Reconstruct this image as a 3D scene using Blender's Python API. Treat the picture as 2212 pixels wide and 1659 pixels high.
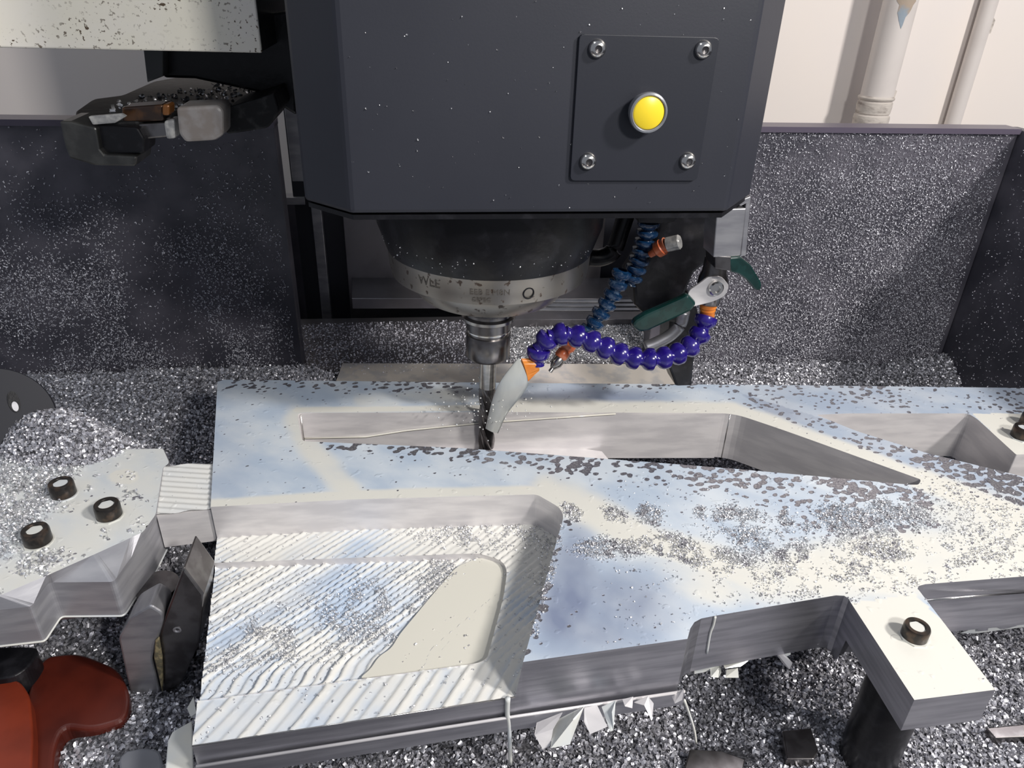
import bpy, bmesh, math, random
import numpy as np
from mathutils import Vector, Matrix
from mathutils.geometry import delaunay_2d_cdt

# ------------------------------------------------------------------ clear
for o in list(bpy.data.objects): bpy.data.objects.remove(o)
sc = bpy.context.scene
COL = sc.collection
rng = np.random.default_rng(7); random.seed(7)

# ------------------------------------------------------------------ camera
PIT = math.radians(29); RHO = math.atan(100/2886); FPX = 1600.0
CAM = np.array([0, 0, .474])
FD = np.array([0, math.cos(PIT), -math.sin(PIT)])
_r0 = np.array([1., 0, 0]); _u0 = np.array([0, math.sin(PIT), math.cos(PIT)])
RT = math.cos(RHO)*_r0+math.sin(RHO)*_u0; UP = -math.sin(RHO)*_r0+math.cos(RHO)*_u0
cd = bpy.data.cameras.new('camera'); cam = bpy.data.objects.new('camera', cd); COL.objects.link(cam)
cd.sensor_width = 36; cd.lens = 36*FPX/2212; cd.clip_start = .01
mw = Matrix.Identity(4)
for i in range(3):
    mw[i][0] = RT[i]; mw[i][1] = UP[i]; mw[i][2] = -FD[i]; mw[i][3] = CAM[i]
cam.matrix_world = mw
sc.camera = cam

# ------------------------------------------------------------------ world, lights, exposure
w = bpy.data.worlds.new('world'); sc.world = w; w.use_nodes = True
bg = w.node_tree.nodes['Background']; bg.inputs[0].default_value = (.80, .86, 1.0, 1); bg.inputs[1].default_value = .28

def area(name, loc, target, sx, sy, watt, col=(1, 1, 1)):
    l = bpy.data.lights.new(name, 'AREA'); l.shape = 'RECTANGLE'; l.size = sx; l.size_y = sy; l.energy = watt; l.color = col
    o = bpy.data.objects.new(name, l); COL.objects.link(o); o.location = loc
    o.rotation_euler = (Vector(target)-Vector(loc)).to_track_quat('-Z', 'Y').to_euler()
    return o
area('machine_lamp', (.86, -.55, 1.10), (.1, .7, .1), .20, .12, 17, (1, .97, .93))
area('ceiling_lamp', (2.1, -.4, 2.0), (.6, 1.6, .3), .26, .26, 84, (1, .95, .90))
area('ceiling_tube', (-.9, .5, 2.2), (0, .7, 0), 1.4, .35, 8, (.93, .96, 1))
vs = sc.view_settings
vs.view_transform = 'Standard'; vs.look = 'None'; vs.gamma = 1; vs.exposure = -.14; vs.use_curve_mapping = False

# ------------------------------------------------------------------ pixel -> place helpers
def ray(x, y): return FD*FPX+RT*(x-1106)+UP*(829.5-y)
def Z(x, y, z=0.):                       # where the sight line meets a level plane
    d = ray(x, y); return CAM+d*((z-CAM[2])/d[2])
def V(x, y, pt, n):                      # where it meets an upright plane
    d = ray(x, y); return CAM+d*(np.dot(pt-CAM, n)/np.dot(d, n))
def pj(P):
    d = np.asarray(P)-CAM; w_ = d@FD
    return np.stack([1106+FPX*(d@RT)/w_, 829.5-FPX*(d@UP)/w_], -1)
PSI = math.radians(8)
EX = np.array([math.cos(PSI), math.sin(PSI), 0]); EY = np.array([-math.sin(PSI), math.cos(PSI), 0]); EZ = np.array([0, 0, 1.])
S = Z(1052, 900)                         # spindle axis
def VP(x, y, off): return V(x, y, S+EY*off, EY)

# ------------------------------------------------------------------ materials
def new_mat(name):
    m = bpy.data.materials.new(name); m.use_nodes = True
    return m, m.node_tree.nodes, m.node_tree.links, m.node_tree.nodes['Principled BSDF']
def noise(N, L, scale, detail=3, vec=None, sc3=None, rot=None, rough=.5):
    t = N.new('ShaderNodeTexNoise'); t.inputs['Scale'].default_value = scale; t.inputs['Detail'].default_value = detail
    t.inputs['Roughness'].default_value = rough
    c = N.new('ShaderNodeTexCoord'); src = c.outputs['Object']
    if sc3 or rot:
        if rot:
            mr = N.new('ShaderNodeMapping'); mr.inputs['Rotation'].default_value = rot
            L.new(src, mr.inputs[0]); src = mr.outputs[0]
        mp = N.new('ShaderNodeMapping'); mp.inputs['Scale'].default_value = sc3 or (1, 1, 1)
        L.new(src, mp.inputs[0]); src = mp.outputs[0]
    L.new(src, t.inputs['Vector'])
    return t.outputs['Fac']
def maprange(N, L, v, a, b, c=0., d=1.):
    m = N.new('ShaderNodeMapRange'); m.interpolation_type = 'SMOOTHSTEP'
    m.inputs[1].default_value = a; m.inputs[2].default_value = b; m.inputs[3].default_value = c; m.inputs[4].default_value = d
    L.new(v, m.inputs[0]); return m.outputs[0]
def mixc(N, L, f, a, b):
    m = N.new('ShaderNodeMix'); m.data_type = 'RGBA'
    if isinstance(f, (int, float)): m.inputs[0].default_value = f
    else: L.new(f, m.inputs[0])
    for i, v in ((6, a), (7, b)):
        if isinstance(v, tuple): m.inputs[i].default_value = (*v, 1) if len(v) == 3 else v
        else: L.new(v, m.inputs[i])
    return m.outputs[2]
def math_(N, L, op, a, b=None):
    m = N.new('ShaderNodeMath'); m.operation = op
    for i, v in enumerate((a, b)):
        if v is None: continue
        if isinstance(v, (int, float)): m.inputs[i].default_value = v
        else: L.new(v, m.inputs[i])
    return m.outputs[0]
def bump(N, L, B, h, strength=.3, dist=.001):
    b = N.new('ShaderNodeBump'); b.inputs['Strength'].default_value = strength; b.inputs['Distance'].default_value = dist
    L.new(h, b.inputs['Height']); L.new(b.outputs[0], B.inputs['Normal'])
def M(name, col, metal=0., rough=.5, col2=None, nscale=30, lo=.4, hi=.6, sc3=None, bmp=0., bscale=None, spec=.5, trans=0., coat=0., rot=None, bdist=.001):
    m, N, L, B = new_mat(name)
    B.inputs['Metallic'].default_value = metal; B.inputs['Roughness'].default_value = rough
    B.inputs['Specular IOR Level'].default_value = spec
    B.inputs['Transmission Weight'].default_value = trans; B.inputs['Coat Weight'].default_value = coat
    B.inputs['Coat Roughness'].default_value = .15
    B.inputs['Base Color'].default_value = (*col, 1)
    if col2 is not None:
        f = maprange(N, L, noise(N, L, nscale, 5, sc3=sc3, rot=rot), lo, hi)
        L.new(mixc(N, L, f, col, col2), B.inputs['Base Color'])
    if bmp: bump(N, L, B, noise(N, L, bscale or nscale, 3, sc3=sc3, rot=rot), bmp, bdist)
    return m

ALU = M('machined_aluminium', (.56, .56, .60), .92, .34, (.40, .40, .44), 60, .3, .7, (.25, .25, 3.2), .12, 110)
ALU_WET = M('wet_aluminium', (.80, .775, .775), .28, .36, (.66, .64, .65), 45, .35, .65, (.4, .4, 2.0), .15, 120)
ALU_MATT = M('matt_aluminium', (.46, .46, .485), .55, .5, (.36, .36, .39), 50, .35, .65, (.4, .4, 2.4), .15, 100)
ALU_DULL = M('dull_aluminium', (.46, .46, .48), .8, .42, (.33, .33, .36), 40, .35, .65, (.5, .5, 2), .15, 90)
STEEL = M('ground_steel', (.55, .53, .50), 1., .24, (.42, .40, .38), 60, .4, .6, (1, 1, 2.5))
STEEL_DK = M('dark_steel', (.22, .21, .21), .95, .27, (.14, .13, .13), 50, .4, .6)
CHROME = M('stainless_steel', (.72, .70, .67), 1., .18)
BLACK = M('black_paint', (.022, .024, .034), 0., .45, (.030, .032, .043), 4, .3, .7, bmp=.04, bscale=500)
BLACK_PLATE = M('black_plate_paint', (.019, .021, .030), 0., .42, bmp=.03, nscale=500)
ARMBLACK = M('oily_black_steel', (.014, .014, .015), .2, .5, (.04, .04, .04), 90, .5, .68, bmp=.5, bscale=160, spec=.25)
BLACK_WET = M('wet_black_casting', (.008, .008, .010), .1, .32, (.018, .018, .022), 60, .5, .7, bmp=.25, bscale=140, spec=.35)
TRAY = M('tray_black_paint', (.050, .049, .064), 0., .42, (.105, .10, .122), 14, .35, .7, bmp=.08, bscale=200)
TRAY_RIM = M('tray_rim_paint', (.10, .085, .12), 0., .35)
CREAM_PAINT = M('cream_enamel', (.78, .75, .66), 0., .35)
YELLOW = M('yellow_plastic', (.93, .70, .035), 0., .3)
PURPLE = M('purple_plastic', (.014, .006, .16), 0., .2, (.03, .018, .21), 60, .4, .7, coat=.4)
TEAL = M('blue_plastic_wet', (.006, .035, .10), 0., .15, (.08, .13, .21), 160, .52, .68, bmp=.5, bscale=260, coat=.6)
ORANGE = M('orange_plastic', (.72, .24, .035), 0., .35, (.62, .17, .02), 60, .4, .6)
CORAL = M('coral_orange_plastic', (.62, .14, .05), 0., .32, (.75, .28, .16), 120, .45, .65)
GREEN = M('dark_green_grip', (.003, .022, .020), 0., .25, (.006, .034, .031), 60, coat=.3)
RED = M('red_brown_rubber', (.095, .014, .007), 0., .4, (.06, .009, .005), 20, .35, .65, bmp=.1, bscale=60)
RED2 = M('orange_red_rubber', (.22, .032, .012), 0., .4, (.16, .022, .008), 20, .35, .65, bmp=.1, bscale=60)
MILK = M('milky_coolant', (.70, .70, .65), 0., .16, (.62, .66, .69), 18, .4, .7, coat=.5)
CREAM = M('cream_coolant', (.72, .70, .62), 0., .12, coat=.5)
GREYLIQ = M('grey_coolant', (.25, .26, .29), 0., .12, coat=.5)
BOLT = M('black_oxide_steel', (.050, .046, .044), .8, .33, (.10, .075, .06), 120, .45, .65)
PLASTER = M('plaster_wall', (.86, .79, .735), 0., .8, (.83, .775, .745), 2.5, .3, .7, bmp=.05, bscale=40)
PIPE = M('painted_pipe', (.70, .65, .62), 0., .55, (.63, .58, .55), 9, .4, .7)
PIPE_W = M('dirty_pipe_wrap', (.60, .55, .50), 0., .8, (.26, .22, .20), 26, .48, .72, (1, 1, 2.4), .5, 40, bdist=.004)
PEEL = M('bare_pipe_patch', (.42, .34, .27), 0., .8, (.30, .36, .42), 22, .45, .6, bmp=.5, bscale=30, bdist=.004)
CLAMPGREY = M('grey_nylon_block', (.30, .28, .27), 0., .3, (.24, .21, .19), 60, coat=.4)
RUST = M('rusty_brown_steel', (.10, .045, .018), .4, .3, (.035, .02, .014), 60, .4, .6, coat=.4)
WATERY = M('clear_wet_plastic', (.50, .49, .47), .1, .2, (.30, .30, .30), 120, .4, .65, bmp=.4, bscale=200)
COVER = M('way_cover_steel', (.30, .29, .31), .85, .34, (.22, .21, .22), 8, .4, .6, (1, 1, 1))
TABLE_SHEEN = M('wet_table_steel_painted_sheen', (.80, .74, .66), .35, .28, (.62, .60, .58), 40, .45, .65)  # warm reflection on the wet table edge painted in as a bright cream base
CHIP = M('aluminium_chip', (.80, .80, .82), .8, .36)
CHIPB = M('bed_chip', (.60, .60, .645), .65, .40)
CHIPD = M('small_aluminium_chip', (.66, .66, .72), .4, .45)
PILE = M('chip_pile_base', (.24, .24, .26), .6, .5, (.09, .09, .10), 260, .4, .6, bmp=.8, bscale=400, bdist=.002)
INK = M('engraving', (.10, .09, .08), .3, .5)

# speckled cream cover
_m, N, L, B = new_mat('speckled_cream_enamel')
sp = maprange(N, L, noise(N, L, 300, 2, sc3=(1, 1, 1)), .60, .66)
big = maprange(N, L, noise(N, L, 14, 3), .35, .75)
sp2 = math_(N, L, 'MULTIPLY', sp, maprange(N, L, noise(N, L, 20, 2), .35, .60))
base = mixc(N, L, big, (.88, .84, .72), (.90, .86, .80))
L.new(mixc(N, L, sp2, base, (.11, .075, .045)), B.inputs['Base Color'])
B.inputs['Roughness'].default_value = .32
SPECK = _m

# spindle ring steel with rust spots
_m, N, L, B = new_mat('spotted_ring_steel')
sp = maprange(N, L, noise(N, L, 110, 4), .60, .66)
L.new(mixc(N, L, sp, (.29, .27, .245), (.05, .03, .02)), B.inputs['Base Color'])
L.new(maprange(N, L, sp, 0, 1, .9, .1), B.inputs['Metallic']); B.inputs['Roughness'].default_value = .33
RING = _m

def attr(N, name):
    a = N.new('ShaderNodeAttribute'); a.attribute_name = name; return a.outputs['Fac']
def wet_top(name, blue1, blue2, cream, metal_c, bscale=105, sc3=(1, 1, 1), rot=None):
    m, N, L, B = new_mat(name)
    n1 = noise(N, L, 14, 5, sc3=(1, 1.5, 1), rot=(0, 0, .5)); n2 = noise(N, L, bscale, 2, sc3=sc3, rot=rot)
    cr = math_(N, L, 'ADD', attr(N, 'cream'), math_(N, L, 'MULTIPLY', math_(N, L, 'SUBTRACT', n1, .5), .55))
    crm = maprange(N, L, cr, .18, .92)
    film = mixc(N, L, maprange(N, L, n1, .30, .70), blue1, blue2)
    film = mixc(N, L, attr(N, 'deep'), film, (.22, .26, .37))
    film = mixc(N, L, crm, film, cream)
    vo = N.new('ShaderNodeTexVoronoi'); vo.inputs['Scale'].default_value = bscale*.95; vo.feature = 'SMOOTH_F1'; vo.inputs['Smoothness'].default_value = .35
    tc_ = N.new('ShaderNodeTexCoord'); mp_ = N.new('ShaderNodeMapping'); mp_.inputs['Rotation'].default_value = rot or (0, 0, 0)
    mp2_ = N.new('ShaderNodeMapping'); mp2_.inputs['Scale'].default_value = sc3
    L.new(tc_.outputs['Object'], mp_.inputs[0]); L.new(mp_.outputs[0], mp2_.inputs[0]); L.new(mp2_.outputs[0], vo.inputs['Vector'])
    dv = math_(N, L, 'MULTIPLY', math_(N, L, 'SUBTRACT', .46, vo.outputs['Distance']), 1.3)
    val = math_(N, L, 'ADD', attr(N, 'bare'), math_(N, L, 'ADD', dv, math_(N, L, 'MULTIPLY', math_(N, L, 'SUBTRACT', n2, .5), .9)))
    mask = maprange(N, L, val, .50, .55)
    rim = maprange(N, L, math_(N, L, 'ABSOLUTE', math_(N, L, 'SUBTRACT', val, .53)), .01, .09, 1., 0.)
    n3 = noise(N, L, 420, 2)
    metal = mixc(N, L, maprange(N, L, n3, .45, .6), metal_c, (.50, .50, .53))
    col = mixc(N, L, mask, film, metal)
    col = mixc(N, L, math_(N, L, 'MULTIPLY', rim, .7), col, (.20, .20, .25))
    L.new(col, B.inputs['Base Color'])
    L.new(maprange(N, L, mask, 0, 1, 0., .75), B.inputs['Metallic'])
    L.new(maprange(N, L, mask, 0, 1, .22, .34), B.inputs['Roughness'])
    B.inputs['Specular IOR Level'].default_value = .4
    h = math_(N, L, 'ADD', math_(N, L, 'MULTIPLY', mask, -.5), math_(N, L, 'ADD', math_(N, L, 'MULTIPLY', n1, .5), math_(N, L, 'MULTIPLY', maprange(N, L, noise(N, L, 75, 2), .62, .72), .35)))
    bump(N, L, B, h, .55, .0015)
    return m
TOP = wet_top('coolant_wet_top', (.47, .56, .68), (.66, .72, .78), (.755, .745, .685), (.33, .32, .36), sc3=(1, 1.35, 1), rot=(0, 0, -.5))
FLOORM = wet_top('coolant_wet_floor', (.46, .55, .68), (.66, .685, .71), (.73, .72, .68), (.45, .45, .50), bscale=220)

# ------------------------------------------------------------------ mesh helpers
def link(name, me, mats, parent=None, smooth=False):
    o = bpy.data.objects.new(name, me); COL.objects.link(o)
    for m in (mats if isinstance(mats, (list, tuple)) else [mats]): me.materials.append(m)
    if parent is not None: o.parent = parent
    if smooth:
        for p in me.polygons: p.use_smooth = True
    return o
def mesh(name, v, f, mats, parent=None, smooth=False, mi=None):
    me = bpy.data.meshes.new(name); me.from_pydata([tuple(map(float, p)) for p in v], [], [tuple(map(int, q)) for q in f]); me.update()
    o = link(name, me, mats, parent, smooth)
    if mi is not None:
        for p, k in zip(me.polygons, mi): p.material_index = int(k)
    return o
def tag(o, label, cat, group=None, kind=None):
    o['label'] = label
    if kind: o['kind'] = kind
    o['category'] = cat
    if group: o['group'] = group
    return o
def thing(name, label, cat, loc, group=None):
    o = bpy.data.objects.new(name, None); COL.objects.link(o); o.empty_display_size = .02
    o.location = tuple(loc); bpy.context.view_layer.update()
    return tag(o, label, cat, group)
def adopt(o, parent):                    # keep world place while parenting to an empty without rotation
    o.parent = parent; o.matrix_parent_inverse = Matrix.Translation(-Vector(parent_loc(parent))); return o
def parent_loc(p):
    l = Vector(p.location)
    if p.parent: l = Vector((0, 0, 0))+l
    return l
def bevel(o, wd, seg=2):
    b = o.modifiers.new('bevel', 'BEVEL'); b.width = wd; b.segments = seg; b.limit_method = 'ANGLE'; b.angle_limit = math.radians(35)
    return o
def prism(name, top, bot, mats, parent=None, bev=0, smooth=False):   # two matching loops
    n = len(top); v = list(top)+list(bot)
    f = [list(range(n)), list(range(2*n-1, n-1, -1))]+[[i, i+n, (i+1) % n+n, (i+1) % n] for i in range(n)]
    o = mesh(name, v, f, mats, parent, smooth)
    me = o.data; bm = bmesh.new(); bm.from_mesh(me); bmesh.ops.recalc_face_normals(bm, faces=bm.faces); bm.to_mesh(me); bm.free()
    if bev: bevel(o, bev)
    return o
def HX(name, px, z, h, mats, parent=None, bev=0):                    # outline lying level at z, going down h
    t = [Z(x, y, z) for x, y in px]; return prism(name, t, [p-EZ*h for p in t], mats, parent, bev)
def VX(name, px, off, dep, mats, parent=None, bev=0):                # outline on an upright plane, going back dep
    t = [VP(x, y, off) for x, y in px]; return prism(name, t, [p+EY*dep for p in t], mats, parent, bev)
def box(name, c, sz, mats, parent=None, bev=0, rz=PSI):
    ax = np.array([math.cos(rz), math.sin(rz), 0]); ay = np.array([-math.sin(rz), math.cos(rz), 0])
    q = [(-1, -1), (1, -1), (1, 1), (-1, 1)]
    c = np.array(c, float)
    t = [c+ax*a*sz[0]/2+ay*b*sz[1]/2+EZ*sz[2]/2 for a, b in q]
    return prism(name, t, [p-EZ*sz[2] for p in t], mats, parent, bev)
def frame_of(d):
    d = np.array(d, float); d /= np.linalg.norm(d)
    a = np.cross(d, [0, 0, 1.]) if abs(d[2]) < .9 else np.cross(d, [1., 0, 0])
    a /= np.linalg.norm(a); return d, a, np.cross(d, a)
def lathe(name, base, axis, prof, mats, parent=None, n=32, smooth=True, mi=None, phase=0., ang=35):
    d, a, b = frame_of(axis); v = []; f = []; m = []
    for r, z in prof:
        for k in range(n):
            t = 2*math.pi*k/n+phase; v.append(np.array(base)+d*z+(a*math.cos(t)+b*math.sin(t))*max(r, 1e-5))
    for i in range(len(prof)-1):
        for k in range(n):
            f.append([i*n+k, i*n+(k+1) % n, (i+1)*n+(k+1) % n, (i+1)*n+k]); m.append(mi[i] if mi else 0)
    o = mesh(name, v, f, mats, parent, False, m)
    me = o.data; bm = bmesh.new(); bm.from_mesh(me); bmesh.ops.recalc_face_normals(bm, faces=bm.faces); bm.to_mesh(me); bm.free()
    if smooth: me.polygons.foreach_set('use_smooth', [True]*len(me.polygons)); me.set_sharp_from_angle(angle=math.radians(ang))
    return o
def spline(pts, per=8):
    pts = [np.array(p, float) for p in pts]; out = []
    P = [2*pts[0]-pts[1]]+pts+[2*pts[-1]-pts[-2]]
    for i in range(1, len(P)-2):
        for k in range(per):
            t = k/per; a, b, c, d = P[i-1:i+3]
            out.append(.5*((2*b)+(-a+c)*t+(2*a-5*b+4*c-d)*t*t+(-a+3*b-3*c+d)*t**3))
    out.append(pts[-1]); return np.array(out)
def tube(name, pts, rad, mats, parent=None, n=10):
    pts = [np.array(p, float) for p in pts]; v = []; f = []; m = len(pts)
    rad = rad if isinstance(rad, (list, tuple, np.ndarray)) else [rad]*m
    for i, p in enumerate(pts):
        t = pts[min(i+1, m-1)]-pts[max(i-1, 0)]; d, a, b = frame_of(t)
        for k in range(n):
            q = 2*math.pi*k/n; v.append(p+(a*math.cos(q)+b*math.sin(q))*rad[i])
    for i in range(m-1):
        for k in range(n): f.append([i*n+k, i*n+(k+1) % n, (i+1)*n+(k+1) % n, (i+1)*n+k])
    f.append(list(range(n))[::-1]); f.append([(m-1)*n+k for k in range(n)])
    return mesh(name, v, f, mats, parent, True)
def round_poly(pts, r, seg=5):
    out = []; n = len(pts)
    for i in range(n):
        p = np.array(pts[i][:2], float); rr = pts[i][2] if len(pts[i]) > 2 else r
        a = np.array(pts[i-1][:2], float)-p; b = np.array(pts[(i+1) % n][:2], float)-p
        la, lb = np.linalg.norm(a), np.linalg.norm(b); q = min(rr, la*.45, lb*.45)
        if q < 1e-6: out.append(p); continue
        s, e = p+a/la*q, p+b/lb*q
        for k in range(seg+1):
            t = k/seg; out.append((1-t)**2*s+2*t*(1-t)*p+t*t*e)
    return [tuple(q) for q in out]
def resample(loop, sp):
    out = []; n = len(loop)
    for i in range(n):
        a = np.array(loop[i]); b = np.array(loop[(i+1) % n]); k = max(1, int(np.linalg.norm(b-a)/sp))
        for j in range(k): out.append(a+(b-a)*j/k)
    return np.array(out)
def inside(P, poly):
    x, y = P[:, 0], P[:, 1]; r = np.zeros(len(P), bool); q = np.array(poly); a = q; b = np.roll(q, -1, 0)
    for (x0, y0), (x1, y1) in zip(a, b):
        if y0 == y1: continue
        c = ((y0 > y) != (y1 > y)) & (x < (x1-x0)*(y-y0)/(y1-y0)+x0); r ^= c
    return r
def fill(outer, holes, sp):
    loops = [resample(outer, sp)]+[resample(h, sp) for h in holes]
    pts = []; edges = []
    for lp in loops:
        s = len(pts); pts += [tuple(p) for p in lp]; edges += [(s+i, s+(i+1) % len(lp)) for i in range(len(lp))]
    o = np.array(outer); x0, y0 = o.min(0); x1, y1 = o.max(0)
    gx, gy = np.meshgrid(np.arange(x0, x1, sp), np.arange(y0, y1, sp*.87))
    gx = gx+(np.arange(gx.shape[0]) % 2)[:, None]*sp*.5
    G = np.stack([gx.ravel(), gy.ravel()], 1); k = inside(G, outer)
    for h in holes: k &= ~inside(G, h)
    G = G[k]; G += rng.uniform(-.08, .08, G.shape)*sp
    pts += [tuple(p) for p in G]
    v, e, f, *_ = delaunay_2d_cdt([Vector(p) for p in pts], edges, [], 1, 1e-7, True)
    v = np.array([tuple(p) for p in v]); f = np.array([list(t) for t in f if len(t) == 3])
    c = v[f].mean(1); k = inside(c, outer)
    for h in holes: k &= ~inside(c, h)
    f = f[k]
    t = v[f]; ar = (t[:, 1, 0]-t[:, 0, 0])*(t[:, 2, 1]-t[:, 0, 1])-(t[:, 2, 0]-t[:, 0, 0])*(t[:, 1, 1]-t[:, 0, 1])
    f[ar < 0] = f[ar < 0][:, ::-1]
    return v, f, loops
def setattr_(o, name, vals):
    a = o.data.attributes.new(name, 'FLOAT', 'POINT'); a.data.foreach_set('value', np.asarray(vals, np.float32))
def polydist(P, line):
    d = np.full(len(P), 1e9); l = np.array(line, float)
    for a, b in zip(l[:-1], l[1:]):
        t = np.clip(((P-a)@(b-a))/((b-a)@(b-a)), 0, 1); d = np.minimum(d, np.linalg.norm(P-(a+t[:, None]*(b-a)), axis=1))
    return d
def sstep(x, a, b):
    t = np.clip((x-a)/(b-a), 0, 1); return t*t*(3-2*t)
def ell(P, x, y, rx, ry, ang=0, soft=.4):
    c, s_ = math.cos(ang), math.sin(ang); dx = P[:, 0]-x; dy = P[:, 1]-y
    q = np.sqrt(((dx*c+dy*s_)/rx)**2+((-dx*s_+dy*c)/ry)**2); return 1-sstep(q, 1-soft, 1+soft)
_vn = rng.random((64, 64))
def vnoise(P, s):                        # smooth value noise on 2D points
    q = P*s; i = np.floor(q).astype(int); f = q-i; f = f*f*(3-2*f)
    g = lambda a, b: _vn[(i[:, 0]+a) % 64, (i[:, 1]+b) % 64]
    return (g(0, 0)*(1-f[:, 0])+g(1, 0)*f[:, 0])*(1-f[:, 1])+(g(0, 1)*(1-f[:, 0])+g(1, 1)*f[:, 0])*f[:, 1]
def fbm(P, s): return .55*vnoise(P, s)+.28*vnoise(P+3.1, s*2.1)+.17*vnoise(P+7.7, s*4.3)
_grps = {}
def chip_group(density, size, mat, seed, keep, flat, thick):
    g = bpy.data.node_groups.new('chip_scatter', 'GeometryNodeTree')
    g.interface.new_socket('Geometry', in_out='INPUT', socket_type='NodeSocketGeometry')
    g.interface.new_socket('Geometry', in_out='OUTPUT', socket_type='NodeSocketGeometry')
    N, L = g.nodes, g.links; gi = N.new('NodeGroupInput'); go = N.new('NodeGroupOutput')
    na = N.new('GeometryNodeInputNamedAttribute'); na.data_type = 'FLOAT'; na.inputs[0].default_value = 'dens'
    mu = N.new('ShaderNodeMath'); mu.operation = 'MULTIPLY'; mu.inputs[1].default_value = density
    L.new(na.outputs['Attribute'], mu.inputs[0])
    dp = N.new('GeometryNodeDistributePointsOnFaces'); dp.inputs['Seed'].default_value = seed
    L.new(gi.outputs[0], dp.inputs['Mesh']); L.new(mu.outputs[0], dp.inputs['Density'])
    ji = N.new('GeometryNodeJoinGeometry')
    for (rot, r0, r1, h, wd) in ((.55, 1., .8, .6, .75), (.8, .8, .5, 1.2, .6), (.35, 1.5, 1.2, .3, .5), (1.3, .55, .45, 2.0, .55)):
        s = N.new('GeometryNodeCurveSpiral'); s.inputs['Resolution'].default_value = 7
        s.inputs['Rotations'].default_value = rot; s.inputs['Start Radius'].default_value = r0*size
        s.inputs['End Radius'].default_value = r1*size; s.inputs['Height'].default_value = h*size
        cl = N.new('GeometryNodeCurvePrimitiveLine'); cl.inputs['Start'].default_value = (0, -wd*size*thick, 0); cl.inputs['End'].default_value = (0, wd*size*thick, 0)
        cm = N.new('GeometryNodeCurveToMesh'); L.new(s.outputs[0], cm.inputs[0]); L.new(cl.outputs[0], cm.inputs[1])
        sm = N.new('GeometryNodeSetMaterial'); sm.inputs['Material'].default_value = mat; L.new(cm.outputs[0], sm.inputs[0])
        gt = N.new('GeometryNodeGeometryToInstance'); L.new(sm.outputs[0], gt.inputs[0]); L.new(gt.outputs[0], ji.inputs[0])
    ip = N.new('GeometryNodeInstanceOnPoints'); ip.inputs['Pick Instance'].default_value = True
    L.new(dp.outputs['Points'], ip.inputs['Points']); L.new(ji.outputs[0], ip.inputs['Instance'])
    ri = N.new('FunctionNodeRandomValue'); ri.data_type = 'INT'
    ri.inputs[4].default_value = 0; ri.inputs[5].default_value = 3; ri.inputs['Seed'].default_value = seed+1
    L.new(ri.outputs[2], ip.inputs['Instance Index'])
    rr = N.new('FunctionNodeRandomValue'); rr.data_type = 'FLOAT_VECTOR'
    rr.inputs[0].default_value = (0, 0, 0); rr.inputs[1].default_value = (6.28, 6.28, 6.28); rr.inputs['Seed'].default_value = seed+2
    L.new(rr.outputs[0], ip.inputs['Rotation'])
    rs = N.new('FunctionNodeRandomValue'); rs.data_type = 'FLOAT'; rs.inputs[2].default_value = .45; rs.inputs[3].default_value = 1.35; rs.inputs['Seed'].default_value = seed+3
    L.new(rs.outputs[1], ip.inputs['Scale'])
    if keep:
        jo = N.new('GeometryNodeJoinGeometry'); L.new(gi.outputs[0], jo.inputs[0]); L.new(ip.outputs[0], jo.inputs[0]); L.new(jo.outputs[0], go.inputs[0])
    else: L.new(ip.outputs[0], go.inputs[0])
    return g
def chips(name, v, f, dens, density, size, mat, base_mat, label=None, cat='chips', keep=True, seed=1, parent=None, thick=1.):
    o = mesh(name, v, f, base_mat, parent, True); setattr_(o, 'dens', dens)
    md = o.modifiers.new('chips', 'NODES'); md.node_group = chip_group(density, size, mat, seed, keep, 0, thick)
    o['kind'] = 'stuff'
    if label: o['label'] = label; o['category'] = cat
    return o
def vgrid(px4, off, n, m, lift=0.):      # quad patch on an upright plane
    c = [VP(x, y, off-lift) for x, y in px4]; return grid4(c, n, m)
def grid4(c, n, m):
    v = []; f = []
    for j in range(m+1):
        for i in range(n+1):
            s, t = i/n, j/m; v.append((1-t)*((1-s)*c[0]+s*c[1])+t*((1-s)*c[3]+s*c[2]))
    for j in range(m):
        for i in range(n): a = j*(n+1)+i; f.append((a, a+1, a+n+2, a+n+1))
    return np.array(v), f

# ================================================================== SETTING
WOFF = 1.15                               # plaster wall behind the machine
wv = [S+EY*WOFF+EX*a+EZ*b for a, b in ((-2.6, -1.0), (2.8, -1.0), (2.8, 2.2), (-2.6, 2.2))]
o = prism('wall_back', wv, [p+EY*.1 for p in wv], PLASTER); o['kind'] = 'structure'

fv = [S+EY*b+EX*a-EZ*1.0 for a, b in ((-2.6, -2.4), (2.8, -2.4), (2.8, WOFF), (-2.6, WOFF))]
o = prism('floor', fv, [p-EZ*.05 for p in fv], M('concrete_floor', (.30, .29, .28), 0., .6, (.24, .235, .23), 6)); o['kind'] = 'structure'
def pipe(name, label, x_top, x_bot, y_bot, rad_px, stand, mats, wraps):
    off = WOFF-stand; p = VP(x_bot, y_bot, off); dep = np.dot(p-CAM, FD); r = rad_px*dep/FPX
    t = thing(name, label, 'pipe', (p[0], p[1], -1.0))
    adopt(lathe('pipe_tube', (p[0], p[1], -1.0), EZ, [(0, 0), (r, 0), (r, 3.0), (0, 3.0)], mats, n=28), t)
    for z, h, k, mt in wraps(r, p):
        adopt(lathe('wrap_band', (p[0], p[1], z), EZ, [(r*.98, 0), (r*k*.99, .003), (r*k, h*.3), (r*k*1.02, h*.6), (r*k, h-.003), (r*.98, h)], mt, n=28), t)
    return t, p, r
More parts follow.
